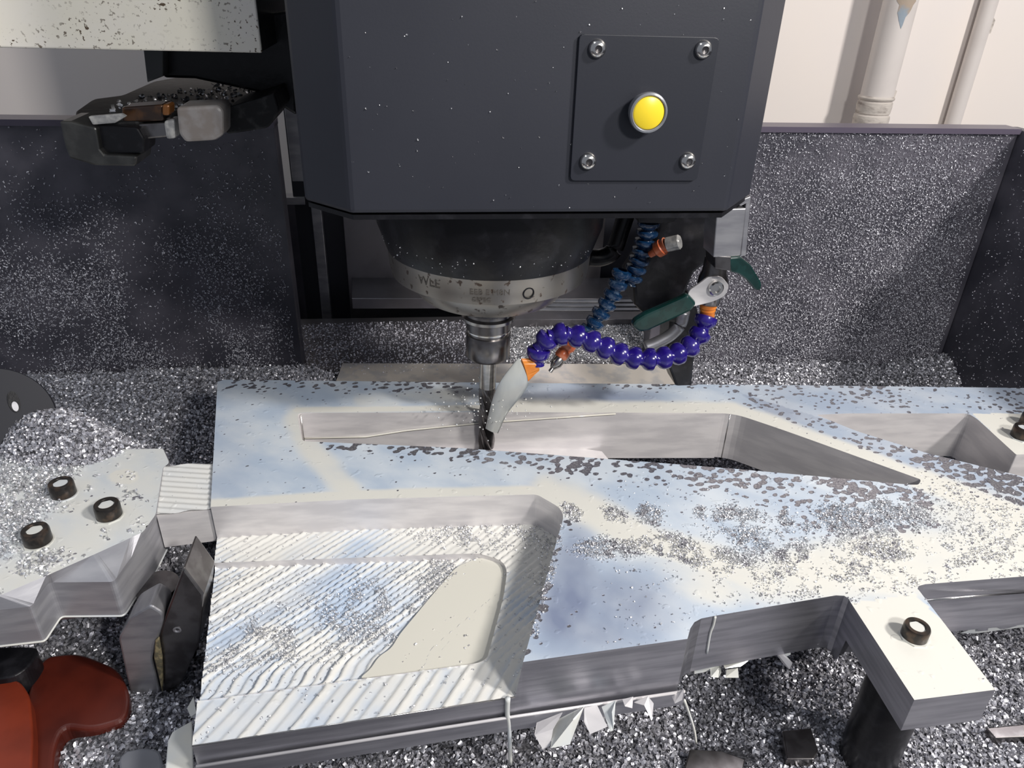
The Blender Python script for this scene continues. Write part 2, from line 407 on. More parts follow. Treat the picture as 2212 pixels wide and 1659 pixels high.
def wraps1(r, p):
    zb = p[2]; return [(zb-.35, .335, 1.03, PIPE), (zb-.012, .030, 1.09, PIPE_W), (zb+.018, .032, 1.06, PIPE_W), (zb+.050, .012, 1.10, PIPE_W)]
pt, pp, pr = pipe('wall_pipe', 'thick off-white painted pipe with dirty wrapped joint running down the wall', 1930, 1880, 262, 33, .085, PIPE, wraps1)
# peeled patch near the top of the pipe: a thin shell on the tube
v = []; f = []
nA, nB = 12, 14
top = VP(1935, -60, WOFF-.085)[2]; bot = VP(1925, 60, WOFF-.085)[2]
for j in range(nB+1):
    tt = j/nB; zz = top+(bot-top)*tt; wdt = (.95 if tt < .45 else .95*(1-(tt-.45)/.55))*(1+.12*math.sin(j*2.1)); mid = -.15+.1*math.sin(j)
    for i in range(nA+1):
        a = -math.pi/2-PSI*0+mid*.5+(i/nA-.5)*2*wdt*.62
        v.append((pp[0]+math.cos(a)*pr*1.012, pp[1]+math.sin(a)*pr*1.012, zz))
for j in range(nB):
    for i in range(nA): a = j*(nA+1)+i; f.append((a, a+1, a+nA+2, a+nA+1))
adopt(mesh('peeled_patch', v, f, PEEL, None, True), pt)
# ragged bit of wrap sticking out
a0 = VP(1925, 215, WOFF-.085-pr*.3)
adopt(prism('wrap_tag', [VP(x, y, WOFF-.095) for x, y in ((1922, 200), (1930, 190), (1938, 197), (1932, 212), (1922, 226))], [VP(x, y, WOFF-.055) for x, y in ((1922, 200), (1930, 190), (1938, 197), (1932, 212), (1922, 226))], PIPE_W), pt)
t2, p2, r2 = pipe('wall_conduit', 'slim off-white conduit close against the wall beside the thick pipe', 2119, 2054, 278, 16, .022, PIPE, lambda r, p: [])
adopt(prism('paint_flake', [VP(x, y, WOFF-.03) for x, y in ((2147, 38), (2150, 44), (2140, 72), (2136, 73), (2142, 52))], [VP(x, y, WOFF-.028) for x, y in ((2147, 38), (2150, 44), (2140, 72), (2136, 73), (2142, 52))], PIPE_W), t2)

# ================================================================== MACHINE BED + CHIP TRAY
bed0 = S+EY*.10; tag(box('machine_bed', (bed0[0], bed0[1], -.6175), (1.5, .9, .765), BLACK, None, .01), 'dark cast machine bed standing on the floor beneath the tray', 'machine bed')
B0 = Z(1700, 832, -.15); TOFF = float(np.dot(B0-S, EY))
ZT = VP(1900, 278, TOFF)[2]; ZF = -.215
tray = thing('chip_tray', 'black sheet-metal chip tray with raised back and side panels', 'tray', Z(1106, 900, ZF))
def up(x, off, z): return S+EX*x+EY*off+EZ*z
xl = -1.25; xm1 = float(np.dot(VP(608, 400, TOFF)-S, EX)); xm2 = float(np.dot(VP(1500, 500, TOFF)-S, EX)); xr = float(np.dot(VP(2200, 290, TOFF)-S, EX))
def panel(name, x0, x1, z0, z1, off, th, mt, bev=.002):
    return adopt(prism(name, [up(x0, off, z1), up(x1, off, z1), up(x1, off, z0), up(x0, off, z0)], [up(x0, off+th, z1), up(x1, off+th, z1), up(x1, off+th, z0), up(x0, off+th, z0)], mt, None, bev), tray)
panel('back_panel', xl, xm1, ZF, ZT, TOFF, .03, TRAY)
panel('back_panel', xm2-.05, xr, ZF, ZT, TOFF, .03, TRAY)
adopt(prism('panel_rim', [up(xl, TOFF-.004, ZT+.002), up(xm1, TOFF-.004, ZT+.002), up(xm1, TOFF+.032, ZT+.002), up(xl, TOFF+.032, ZT+.002)], [up(xl, TOFF-.004, ZT-.006), up(xm1, TOFF-.004, ZT-.006), up(xm1, TOFF+.032, ZT-.006), up(xl, TOFF+.032, ZT-.006)], TRAY_RIM), tray)
adopt(prism('panel_rim', [up(xm2-.05, TOFF-.004, ZT+.002), up(xr, TOFF-.004, ZT+.002), up(xr, TOFF+.032, ZT+.002), up(xm2-.05, TOFF+.032, ZT+.002)], [up(xm2-.05, TOFF-.004, ZT-.006), up(xr, TOFF-.004, ZT-.006), up(xr, TOFF+.032, ZT-.006), up(xm2-.05, TOFF+.032, ZT-.006)], TRAY_RIM), tray)
# side panel: closes towards the viewer
sp_ = [up(xr, TOFF+.03, ZT), up(xr+.02, TOFF-.9, ZT), up(xr+.02, TOFF-.9, ZF), up(xr, TOFF+.03, ZF)]
adopt(prism('side_panel', sp_, [p+EX*.02 for p in sp_], TRAY, None, .002), tray)
adopt(box('tray_floor', up(-.02, TOFF-.55, ZF-.01), (2.5, 1.3, .02), TRAY), tray)

# fine chips stuck on the panels
def panel_chips(name, label, x0, x1, z0, z1, off, densf, density, size, seed):
    v, f = grid4([up(x0, off, z1), up(x1, off, z1), up(x1, off, z0), up(x0, off, z0)], 60, 40)
    px = pj(v); return chips(name, v, f, densf(px), density, size, CHIPD, TRAY, label, 'chips', False, seed, thick=.6)
def dR(P):
    q = np.stack([P[:, 0], P[:, 1]], 1)
    d = .45+.9*fbm(q, .009)+.5*sstep(P[:, 1], 560, 800)-.35*sstep(P[:, 0], 2000, 2150)*(1-sstep(P[:, 1], 600, 820))-.4*ell(P, 1830, 330, 160, 45, 0, .5)
    return np.clip(d, .1, 1.6)
panel_chips('panel_chip_dusting', 'fine silver chips stuck over the back panel beside the wall pipes', xm2-.03, xr-.01, ZF+.03, ZT-.004, TOFF-.001, dR, 210000, .0012, 11)
def dL(P):
    q = np.stack([P[:, 0], P[:, 1]], 1)
    d = (.05+.95*sstep(P[:, 1], 330, 760))*(.15+1.5*sstep(fbm(q, .013), .38, .68)); return np.clip(d, .02, 1.5)
panel_chips('panel_chip_clusters', 'clusters of wet silver chips stuck on the back panel beneath the gripper arm', -.85, xm1-.01, ZF+.03, ZT-.004, TOFF-.001, dL, 150000, .0014, 12)
v, f = grid4([up(xr-.001, TOFF-.02, ZT-.01), up(xr+.016, TOFF-.75, ZT-.01), up(xr+.016, TOFF-.75, ZF), up(xr-.001, TOFF-.02, ZF)], 20, 12)
chips('side_panel_chip_dusting', v, f, np.full(len(v), .35), 40000, .0010, CHIPD, TRAY, 'sparse silver chips on the shaded side panel of the tray', 'chips', False, 13, thick=.6)

# ================================================================== COLUMN + WAY COVER behind the spindle
colm = thing('machine_column', 'dark machine column standing behind the spindle head', 'machine column', up(.0, .30, ZF))
def cpan(name, x0, x1, z0, z1, off, th, mt, bev=.001): return adopt(prism(name, [up(x0, off, z1), up(x1, off, z1), up(x1, off, z0), up(x0, off, z0)], [up(x0, off+th, z1), up(x1, off+th, z1), up(x1, off+th, z0), up(x0, off+th, z0)], mt, None, bev), colm)
CO = .56
def exof(px, y, off): return float(np.dot(VP(px, y, off)-S, EX))
cpan('column_body', exof(640, 520, CO), exof(1500, 520, CO), ZF, .75, CO+.02, .25, BLACK)
cpan('face_plate', exof(748, 560, CO), exof(1300, 560, CO), ZF+.05, .55, CO, .019, COVER)
cpan('guide_strip', exof(680, 520, CO), exof(701, 520, CO), VP(690, 690, CO)[2], .45, CO-.005, .02, ALU_DULL)
cpan('side_post', exof(611, 400, CO+.02), exof(646, 400, CO+.02), ZF, VP(630, 432, CO+.02)[2], CO+.02, .03, TRAY)
cpan('post_cap', exof(611, 400, CO+.02), exof(660, 430, CO+.02), VP(640, 440, CO+.02)[2], VP(640, 424, CO+.02)[2], CO+.012, .03, ALU_DULL)
cpan('guide_bar', exof(610, 200, CO-.05), exof(640, 200, CO-.05), VP(640, 392, CO-.05)[2], VP(620, 188, CO-.05)[2], CO-.05, .06, ALU_DULL)
cpan('edge_trim', exof(604, 400, CO+.02), exof(609, 400, CO+.02), ZF, VP(610, 290, CO+.02)[2], CO+.01, .02, TRAY_RIM)

cover = thing('way_cover', 'telescopic steel way cover stepping up behind the spindle nose', 'way cover', up(.1, .25, ZF))
def wplate(name, y0, y1, off0, off1, x0, x1, mt, th=.006):
    a = [VP(x0, y0, off0), VP(x1, y0, off0), VP(x1, y1, off1), VP(x0, y1, off1)]
    return adopt(prism(name, a, [p-EZ*th for p in a], mt, None, .0008), cover)
wplate('cover_plate', 600, 645, .56, .50, 760, 1475, COVER, .02)
for i, y in enumerate((646, 655, 664)):
    wplate('cover_lip', y, y+6, .496-i*.012, .490-i*.012, 1100, 1475, ALU_DULL, .012)
wplate('cover_plate', 672, 690, .46, .44, 1040, 1475, COVER, .02)

tab = thing('table_strip', 'wet steel table edge with painted-on bright reflection, lying just behind the workpiece', 'table', Z(1100, 830, -.10))
adopt(HX('plate', [(740, 784), (1452, 786), (1466, 845), (1470, 900), (700, 890)], -.085, .03, TABLE_SHEEN, None, .001), tab)
sd_ = [Z(x, y, -.087) for x, y in ((600, 690), (1480, 676), (1478, 784), (580, 800))]
tag(prism('saddle_cover', sd_, [p-EZ*.02 for p in sd_], COVER), 'flat dark saddle cover between the way cover and the bright table edge', 'cover')
v, f = grid4([Z(1030, 684, -.086), Z(1478, 680, -.086), Z(1478, 786, -.086), Z(1010, 786, -.086)], 40, 16)
q_ = pj(v); chips('saddle_chips', v, f, np.clip(1.3*sstep(q_[:, 0], 1060, 1140)*(1-sstep(q_[:, 1], 772, 784)), 0, 1.3), 420000, .0016, CHIP, COVER, 'bright layer of chips on the saddle behind the purple hose', 'chips', False, 24)
v, f = grid4([Z(640, 700, -.086), Z(1040, 690, -.086), Z(1040, 800, -.086), Z(620, 815, -.086)], 30, 12)
chips('saddle_chip_sprinkle', v, f, .3+.9*fbm(pj(v), .02), 60000, .0015, CHIPD, COVER, 'sparse dull chips on the saddle behind the cutter', 'chips', False, 25)

# ================================================================== MACHINE TABLE + CHIP BED
mt_ = thing('machine_table', 'dark machine table lying under the bed of chips', 'table', Z(1100, 1300, ZF))
adopt(box('table_slab', (0.06, .60, ZF+.020), (1.75, .62, .038), STEEL_DK), mt_)
# height field of loose chips
def hgt(x, y):
    P = np.stack([x, y], 1)
    z = -.160+.014*fbm(P, 9.)+.006*fbm(P, 30.)
    a = Z(170, 1040, -.02); z = z+.138*np.exp(-(((x-a[0]+.02)/.17)**2+((y-a[1]-.015)/.09)**2))
    a = Z(110, 965, -.02); z = z+.078*np.exp(-(((x-a[0]-.01)/.12)**2+((y-a[1])/.055)**2))
    d = (x-S[0])*EY[0]+(y-S[1])*EY[1]
    z = z+.05*sstep(d, TOFF-.12, TOFF)*sstep(x, .05, .30)*(.6+.8*fbm(P, 6.))
    z = z-.03*sstep(d, .10, .18)*sstep(x, -.32, -.25)*(1-sstep(x, .24, .30))
    z = z+.07*sstep(d, TOFF-.30, TOFF)*(1-sstep(x, -.30, -.15))
    for (px, py, r, s) in ((1890, 1560, .06, .02), (250, 1600, .05, .012), (1560, 1540, .05, -.018)):
        q = Z(px, py, -.155); z = z+s*np.exp(-((x-q[0])**2+(y-q[1])**2)/r**2)
    return z
gx = np.arange(-1.0, 1.12, .007); gy = np.arange(.30, 1.36, .007)
X, Y = np.meshgrid(gx, gy); P2 = np.stack([X.ravel(), Y.ravel()], 1); HZ = hgt(P2[:, 0], P2[:, 1])
d_ = (P2-S[:2])@EY[:2]
v = np.column_stack([P2, HZ]); nx = len(gx); f = []
ok = (d_ < TOFF-.004)
for j in range(len(gy)-1):
    for i in range(nx-1):
        a = j*nx+i
        if ok[a] and ok[a+1] and ok[a+nx] and ok[a+nx+1]: f.append((a, a+1, a+nx+1, a+nx))
pxy = pj(v)
vis = (pxy[:, 0] > -80) & (pxy[:, 0] < 2300) & (pxy[:, 1] < 1760)
dn = np.where(vis, 1., .0)
dn *= 1+.9*np.exp(-((pxy[:, 0]-150)/260)**2-((pxy[:, 1]-1050)/160)**2)
for (x, y, rx, ry) in ((1725, 1605, 48, 34), (1560, 1640, 75, 22), (300, 1640, 55, 28), (2190, 1575, 50, 20), (120, 1520, 150, 110), (1145, 1620, 40, 16)):
    dn *= 1-ell(pxy, x, y, rx, ry, 0, .25)
bed = chips('chip_bed', v, f, dn, 230000, .0022, CHIPB, PILE, 'deep bed of curled silver aluminium chips covering the tray and table', 'chips', True, 21)
# bare spots of table plate that show among the chips
for pxs, lab_ in zip(([(1690, 1578), (1752, 1572), (1768, 1620), (1758, 1640), (1700, 1640)], [(1490, 1618), (1560, 1622), (1610, 1640), (1600, 1690), (1470, 1690)], [(2130, 1572), (2230, 1562), (2240, 1590), (2150, 1594)]), ('dark flat steel patch among chips, beside the front support post', 'flat steel patch among chips, near the thin hanging coolant drip', 'flat steel patch among chips, behind the tip of the front lug')):
    pts = [Z(x, y, -.142) for x, y in pxs]
    c = np.mean(pts, 0)
    tag(prism('bare_plate', pts, [p-EZ*.05 for p in pts], STEEL_DK, None, .001), lab_, 'plate')

# ================================================================== WORKPIECE
wp = thing('workpiece', 'large aluminium workpiece with slots, lugs and milled pocket, wet with milky coolant', 'workpiece', Z(1106, 1100, -.07))
ZB = -.066
def zs(px, z=0.): return [tuple(Z(x, y, z)[:2]) for x, y in px]
step_px = round_poly([(455, 1095, 0), (760, 1079, 5), (1160, 1068, 10), (1222, 1104, 26), (1205, 1160, 12), (1130, 1430, 0)], 0)
step_edge = [p for p in step_px]
outer_px = [(470, 820), (1100, 827), (1700, 832), (2212, 838), (2520, 842), (2520, 1216)]+[(2212, 1245), (1998, 1262), (1984, 1266), (1982, 1272)] + \
    [(1985, 1275), (2150, 1490), (1975, 1512), (1838, 1302), (1834, 1294), (1824, 1287), (1806, 1286), (1545, 1330), (1515, 1336), (1500, 1344), (1491, 1358), (1485, 1380)]+step_edge[::-1]
outer = zs(outer_px)
slot_px = round_poly([(641, 892, 12), (1100, 890, 5), (1585, 893, 30), (1690, 928, 60), (1990, 1036, 14), (1985, 1047, 8), (1965, 1047, 6), (1580, 1012, 5), (1400, 998, 5), (1000, 968, 5), (652, 953, 10)], 0)
slot = zs(slot_px)
tri_px = round_poly([(1763, 896, 6), (1830, 893, 5), (2092, 893, 12), (2112, 906, 6), (2195, 982, 3), (2350, 976, 3), (2350, 1068, 3), (2212, 1030, 5), (2000, 978, 5), (1850, 931, 10)], 0)
tri = zs(tri_px)
v2, fT, loops = fill(outer, [slot, tri], .0032)
n0 = len(v2); v3 = np.column_stack([v2, np.zeros(n0)])
PX = pj(v3)
V_ = [tuple(p) for p in v3]; F_ = [tuple(q) for q in fT]; MI = [0]*len(F_)
def near(P, line, tol): return polydist(np.array([P]), line)[0] < tol
def add_wall(loop, depth_of, mi, flip):
    s = len(V_); n = len(loop)
    for p in loop: V_.append((p[0], p[1], 0.)); V_.append((p[0], p[1], depth_of(p)))
    for i in range(n):
        a, b = s+2*i, s+2*((i+1) % n); q = (a, a+1, b+1, b)
        F_.append(q if not flip else q[::-1]); MI.append(mi(loop[i], loop[(i+1) % n]) if callable(mi) else mi)
lugA = zs([(1815, 1290), (1838, 1302), (1975, 1512), (2150, 1490), (1990, 1280)]); lugB = zs([(2112, 906), (2195, 982), (2350, 976)])
LUGP = zs([(1842, 1306), (1990, 1276), (2190, 1497), (1965, 1540)])
def dep_o(p):
    if inside(np.array([p]), LUGP)[0]: return -.036
    return ZB
def dep_t(p): return -.034 if near(p, lugB[1:], .004) else ZB
_se = zs(step_edge)
add_wall(loops[0], dep_o, lambda a, b: 2 if near((np.array(a)+np.array(b))/2, _se, .0004) else 1, False); add_wall(loops[1], lambda p: ZB, 2, False); add_wall(loops[2], dep_t, 2, False)
# underside of the two lugs and the plate
s = len(V_)
for p in v2: V_.append((p[0], p[1], ZB+.0005 if not (inside(np.array([p]), LUGP)[0]) else -.036))
for q in fT[::1]: F_.append((q[0]+s, q[2]+s, q[1]+s)); MI.append(1)
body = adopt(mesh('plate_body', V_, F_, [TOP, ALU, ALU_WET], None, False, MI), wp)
# coolant pattern on the plate
P = PX
cream = np.zeros(n0)
def stripe(line, wd, k=1.):
    global cream
    cream = np.maximum(cream, k*(1-sstep(polydist(P, line), wd*.25, wd*1.6)))
stripe([(1090, 880), (1300, 882), (1585, 886), (1700, 925), (1990, 1032), (2230, 1118)], 19)
stripe([(1990, 1035), (2230, 1130)], 30)
stripe([(640, 886), (1050, 881)], 8, .9); stripe([(780, 868), (1000, 852)], 22, .55)
stripe([(640, 905), (680, 980), (760, 1070)], 34, .75)
stripe([(455, 1090), (760, 1070), (1150, 1060), (1235, 1090)], 13); stripe([(1180, 1062), (1280, 1100), (1400, 1170), (1540, 1215), (1660, 1260)], 42, .9)
reg = ell(P, 2000, 1215, 520, 85, -.10, .5); cream = np.maximum(cream, .85*reg)
cream = np.maximum(cream, .8*ell(P, 2130, 1130, 160, 70, .3, .6)); cream = np.maximum(cream, .75*ell(P, 1480, 1250, 190, 50, .25, .6))
cream = np.maximum(cream, 1.*inside(P, [(1825, 1306), (1975, 1284), (2200, 1490), (1970, 1540)]))
cream = np.maximum(cream, inside(P, [(2100, 893), (2400, 893), (2400, 985), (2195, 985)])*1.)
cream = np.maximum(cream, .5*ell(P, 560, 960, 90, 50, .5, .8)*.6)
cream = np.clip(cream-.5*ell(P, 1330, 1300, 150, 80, -.3, .5), 0, 1)
bare = np.full(n0, -.4)
q = np.stack([P[:, 0], P[:, 1]], 1)
cl = .5+1.1*(fbm(q, .02)-.5)
bare = np.maximum(bare, (.52*cl+.12)*(1-sstep(P[:, 1]-(822+.006*(P[:, 0]-470)), 12, 34))*(1-sstep(P[:, 0], 950, 1120)))
bare = np.maximum(bare, .60*(1-sstep(P[:, 1]-(826), 8, 30))*sstep(P[:, 0], 1180, 1400)*cl*1.2)
fe = np.interp(P[:, 0], [652, 1000, 1400, 1580, 1965, 2212], [953, 968, 998, 1012, 1047, 1070])
dfe = P[:, 1]-fe; wdt = np.interp(P[:, 0], [680, 1000, 1300, 1700, 2000], [16, 24, 44, 52, 48])
bare = np.maximum(bare, np.where((dfe > -2) & (P[:, 0] > 690) & (P[:, 0] < 2080), (.66*cl+.20)*(1-sstep(dfe, wdt*.5, wdt*1.6)), -.4))
bare = np.maximum(bare, .42*sstep(P[:, 0], 1450, 1650)*(1-sstep(P[:, 1], 890, 905))*cl*1.15)
web = inside(P, [(1600, 850), (1765, 900), (2230, 1034), (2230, 1120), (2000, 1035), (1700, 925)])
bare = np.where(web, np.maximum(bare, .38+.30*sstep(P[:, 0], 1850, 2100)), bare)
bare = np.maximum(bare, .62*ell(P, 2080, 1085, 90, 40, .4, .6)); bare = np.maximum(bare, .45*ell(P, 1850, 1110, 220, 70, .2, .7))
bare = np.maximum(bare, np.where(P[:, 0] > 1120, .50*(1-sstep(P[:, 0]-np.interp(P[:, 1], [1150, 1430], [1208, 1130]), 6, 34))*(P[:, 1] > 1120)*(P[:, 1] < 1440), -.4))
bare = np.where(cream > .65, bare*.35-.1, bare)
pad = len(V_)-n0
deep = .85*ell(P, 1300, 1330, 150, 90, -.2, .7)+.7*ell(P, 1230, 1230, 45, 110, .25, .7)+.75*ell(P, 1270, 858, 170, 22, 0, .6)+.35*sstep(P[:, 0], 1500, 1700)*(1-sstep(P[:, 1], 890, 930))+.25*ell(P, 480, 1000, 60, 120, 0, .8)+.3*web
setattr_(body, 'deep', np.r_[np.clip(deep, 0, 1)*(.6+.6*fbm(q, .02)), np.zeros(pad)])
setattr_(body, 'cream', np.r_[cream, np.zeros(pad)]); setattr_(body, 'bare', np.r_[bare, np.full(pad, -.4)])
# loose chips lying on the plate
den = np.zeros(n0)
for (x, y, rx, ry, a) in ((1600, 1128, 62, 34, .25), (1520, 1110, 22, 14, .4), (1405, 1112, 28, 20, .4), (1325, 1112, 30, 16, .3), (1330, 1182, 85, 24, -.05), (1450, 1178, 62, 26, .2),
                          (1660, 1185, 80, 26, .3), (1700, 1120, 22, 16, 0), (1845, 1128, 78, 34, .25), (1950, 1108, 70, 26, .2), (1750, 1140, 18, 12, 0), (1240, 1110, 28, 14, .8), (1490, 1205, 40, 14, .3), (1590, 1205, 50, 16, .3), (1730, 1190, 30, 16, .2), (1900, 1190, 60, 18, .2)):
    den = np.maximum(den, ell(P, x, y, rx, ry, a, .3)*sstep(fbm(q, .045)+.12, .46, .52))
rg = ell(P, 1900, 1195, 420, 90, -.05, .5)*sstep(fbm(q, .06), .56, .64)*.6; den = np.maximum(den, rg)
den = np.maximum(den, .25*ell(P, 2100, 1120, 150, 60, .3, .5)*sstep(fbm(q, .08), .5, .6))
e1 = polydist(P, [(1218, 1100), (1222, 1130), (1205, 1165), (1150, 1370)]); den = np.maximum(den, .7*(1-sstep(e1, 6, 16))*sstep(fbm(q, .08), .42, .6))
den = np.maximum(den, .012*(P[:, 0] > 1300)*(P[:, 1] > 1020)); den = np.where(inside(P, [(1825, 1306), (1975, 1284), (2200, 1490), (1970, 1540)]), 0, den)
chips('plate_chip_patches', v3+[0, 0, .0004], fT, den, 800000, .00085, CHIP, TOP, 'patches of fine silver chips floating on the coolant over the workpiece', 'chips', False, 31)

_b = body.data.attributes['bare'].data; _b.foreach_set('value', np.r_[np.maximum(bare, (.42)*den-.4*(den < .05)-.02*(den < .1)), np.full(pad, -.4)].astype(np.float32))
# raised cut edge along the slot wall
def ridge(name, p0, p1, mat, r=.0009):
    return adopt(tube(name, [p0, p1], r, mat, None, 6), wp)
def on_back(x, y):                        # on the slot's rear wall
    a, b = Z(652, 892), Z(1560, 893); n = np.array([-(b-a)[1], (b-a)[0], 0]); return V(x, y, a-n/np.linalg.norm(n)*.0006, n)
lp = [on_back(x, y) for x, y in ((655, 947), (790, 944), (880, 930), (1050, 913), (1200, 903), (1330, 894))]
adopt(tube('cut_edge', lp, [.0011]*6, CREAM, None, 6), wp)
low = [on_back(x, y)-EY*.0016 for x, y in ((655, 948), (790, 945), (880, 931), (1050, 914), (1200, 904), (1330, 895), (1560, 893.5))]
v = low+[np.array([p[0], p[1], ZB]) for p in low]; n = len(low)
adopt(mesh('lower_wall', v, [(i, i+n, i+n+1, i+1) for i in range(n-1)], ALU_WET), wp)
for cx, cy in ((1577, 893), (650, 893)):
    c_ = Z(cx, cy)+np.array([0, -.0012, 0]); adopt(tube('corner_line', [c_-EZ*.001, np.array([c_[0], c_[1], ZB])], .0008, CHROME if cx < 1600 else ALU_WET, None, 6), wp)
# slot floor web on the left, shallow end of the slot
adopt(HX('slot_floor', [(646, 951), (900, 930), (1120, 950), (1300, 975), (1330, 1010), (1100, 985), (900, 975), (655, 962)], -.052, .012, ALU_WET), wp)

# ---------- stepped pocket at the front
Z1, Z2 = -.040, -.047
A_ = [tuple(Z(x, y)[:2]) for x, y in step_edge]
fl = tuple(Z(415, 1612, Z1)[:2]); fr = tuple(Z(1113, 1506, Z1)[:2])
pocket_px = round_poly([(447, 1219, 0), (1035, 1196, 20), (1098, 1216, 34), (1088, 1290, 20), (1052, 1424, 20), (1030, 1434, 10), (436, 1514, 0)], 0)
pk = [tuple(Z(x, y, Z1)[:2]) for x, y in pocket_px]
ledge = A_[:]                              # back edge then right edge, forward
ledge_poly = A_+[fr, fl]
# cut the open-sided pocket out of the ledge
lft = lambda t: tuple(np.array(A_[0])*(1-t)+np.array(fl)*t)
def proj_left(p):
    a, b = np.array(A_[0]), np.array(fl); return float(np.dot(np.array(p)-a, b-a)/np.dot(b-a, b-a))
pk[0] = lft(proj_left(pk[0])); pk[-1] = lft(proj_left(pk[-1]))
ledge_poly = A_+[fr, fl]+pk[::-1]
dirv = Z(830, 1290, Z2)[:2]-Z(560, 1480, Z2)[:2]; dirv /= np.linalg.norm(dirv); nrm = np.array([-dirv[1], dirv[0]])
dir2 = Z(529, 1507, Z1)[:2]-Z(440, 1605, Z1)[:2]; dir2 /= np.linalg.norm(dir2); nrm2 = np.array([-dir2[1], dir2[0]])
def ridges(v, z, nr, pitch, amp, bend=0.):
    t = v@nr/pitch+.35*(fbm(v, 12.)-.5)+bend; fr_ = t-np.floor(t); h = np.where(fr_ < .8, fr_/.8, (1-fr_)/.2)
    k = np.floor(t).astype(int); lv = _vn[k % 64, (k*7) % 64]
    return z+amp*(h-.5)*(.5+lv)+amp*.5*(lv-.5)
def floor_part(name, poly, z, kind):
    v, f, lps = fill(poly, [], .0019)
    px = pj(np.column_stack([v, np.full(len(v), z)]))
    if kind == 'ledge':
        fs = sstep(px[:, 1]-(1514-.1325*(px[:, 0]-436)), -4, 4)*(px[:, 0] < 1130)
        h = np.where(fs > .5, ridges(v, z, nrm2, .0105, .0016), ridges(v, z, nrm, .0068, .0018))
    else:
        h = ridges(v, z, nrm, .0062, .0034, bend=1.6*sstep(px[:, 1]-(1514-.1325*(px[:, 0]-436)), -70, 0)**2)
    vv = np.column_stack([v, h]); n = len(vv)
    VV = [tuple(p) for p in vv]; FF = [tuple(t) for t in f]; mi = [0]*len(FF)
    o = adopt(mesh(name, VV, FF, [FLOORM], None, False, mi), wp)
    for p in o.data.polygons: p.use_smooth = True
    hn = np.clip((h-z)/.0026+.5, 0, 1)
    cr = .05+.75*hn+.8*(fbm(v, 20.)-.5)+.45*sstep(px[:, 1], 1300, 1150)+.3*sstep(px[:, 0], 800, 1050)
    setattr_(o, 'cream', np.clip(cr, 0, 1)); setattr_(o, 'bare', np.full(n, -.4))
    return v, f, h, px
vl, fl_, hl, pl = floor_part('ledge_floor', ledge_poly, Z1, 'ledge')
vp, fp, hp, ppx = floor_part('pocket_floor', pk, Z2, 'pocket')
# upright faces of the step: outer sides and the little pocket wall
def strip(name, pts, z0, z1, mat, nseg=1):
    v = []; f = []
    for p in pts: v += [(p[0], p[1], z0), (p[0], p[1], z1)]
    for i in range(len(pts)-1): f.append((2*i, 2*i+1, 2*i+3, 2*i+2))
    return adopt(mesh(name, v, f, mat), wp)
strip('pocket_wall', pk, Z1+.0006, Z2-.002, ALU_WET)
strip('front_face', [fr, fl], Z1, -.070, ALU)
strip('side_face', [fl, A_[0]], Z2, -.070, ALU)
strip('side_face', [fl, lft(proj_left(pk[-1]))], Z1, Z2, ALU)
strip('side_face', [lft(proj_left(pk[0])), A_[0]], Z1, Z2, ALU)
adopt(mesh('front_corner_face', [(*A_[-1], 0), (*fr, Z1), (*fr, -.07), (*A_[-1], -.07)], [(0, 1, 2, 3)], ALU), wp)
# thin bright burr along the pocket floor's front edge and beneath the front face
ridge('edge_burr', np.array([*fl, Z1+.0002]), np.array([*fr, Z1+.0002]), CHROME, .0006)
fo = np.array(fr)-np.array(fl); no = np.array([fo[1], -fo[0]])/np.linalg.norm(fo)
sk = [np.array([*(np.array(p)+no*.003), -.060]) for p in (fl, fr)]+[np.array([*Z(1478, 1487, -.06)[:2], -.060])+np.array([0, -.003, 0])]
adopt(tube('lower_edge', sk, .0014, ALU_WET, None, 6), wp)
lo = [np.array([*(np.array(p)+no*.004), 0]) for p in (fl, fr)]+[np.array([*(Z(1478, 1487, -.06)[:2]+np.array([0, -.004])), 0])]
v = []
for p in lo: v += [(p[0], p[1], -.060), (p[0], p[1], -.076)]
adopt(mesh('lower_skin', v, [(0, 1, 3, 2), (2, 3, 5, 4)], ALU), wp)
# groove line on the right end face
adopt(tube('groove_line', [V(x, y, Z(2100, 1254), np.array([-.2, 1, 0])) + np.array([0, -.004, 0]) for x, y in ((1996, 1290), (2100, 1281), (2300, 1266))], .0011, CHROME, None, 6), wp)
# chips in the pocket
dd = np.zeros(len(vp))
for (x, y, rx, ry) in ((820, 1330, 150, 70), (600, 1380, 150, 50), (900, 1260, 140, 40), (480, 1420, 60, 30)):
    dd = np.maximum(dd, ell(ppx, x, y, rx, ry, -.3, .5)*sstep(fbm(ppx, .035), .46, .60))
chips('pocket_chips', np.column_stack([vp, hp+.0008]), fp, np.clip(dd+.03, 0, 1), 450000, .0009, CHIP, FLOORM, 'loose silver chips caught on the ridged pocket floor', 'chips', False, 33)
dd = .8*ell(pl, 1090, 1135, 160, 40, -.1, .5)*sstep(fbm(pl, .04), .42, .56)+.55*ell(pl, 1185, 1250, 40, 170, .22, .5)*sstep(fbm(pl, .05), .45, .6)
chips('ledge_chips', np.column_stack([vl, hl+.0008]), fl_, np.clip(dd+.02, 0, 1), 450000, .0009, CHIP, FLOORM, 'loose silver chips along the foot of the step wall', 'chips', False, 34)
# pool of cream coolant
pool_px = round_poly([(775, 1466), (1035, 1436), (1058, 1418), (1090, 1290), (1098, 1240), (1078, 1212), (1035, 1204), (985, 1225), (930, 1290), (880, 1350), (862, 1372), (846, 1400), (818, 1418), (800, 1446)], 14)
pv = [Z(x, y, Z2+.0026) for x, y in pool_px]
tag(prism('coolant_pool', pv, [p-EZ*.003 for p in pv], CREAM), 'pool of cream coolant in the rounded end of the milled pocket', 'coolant')

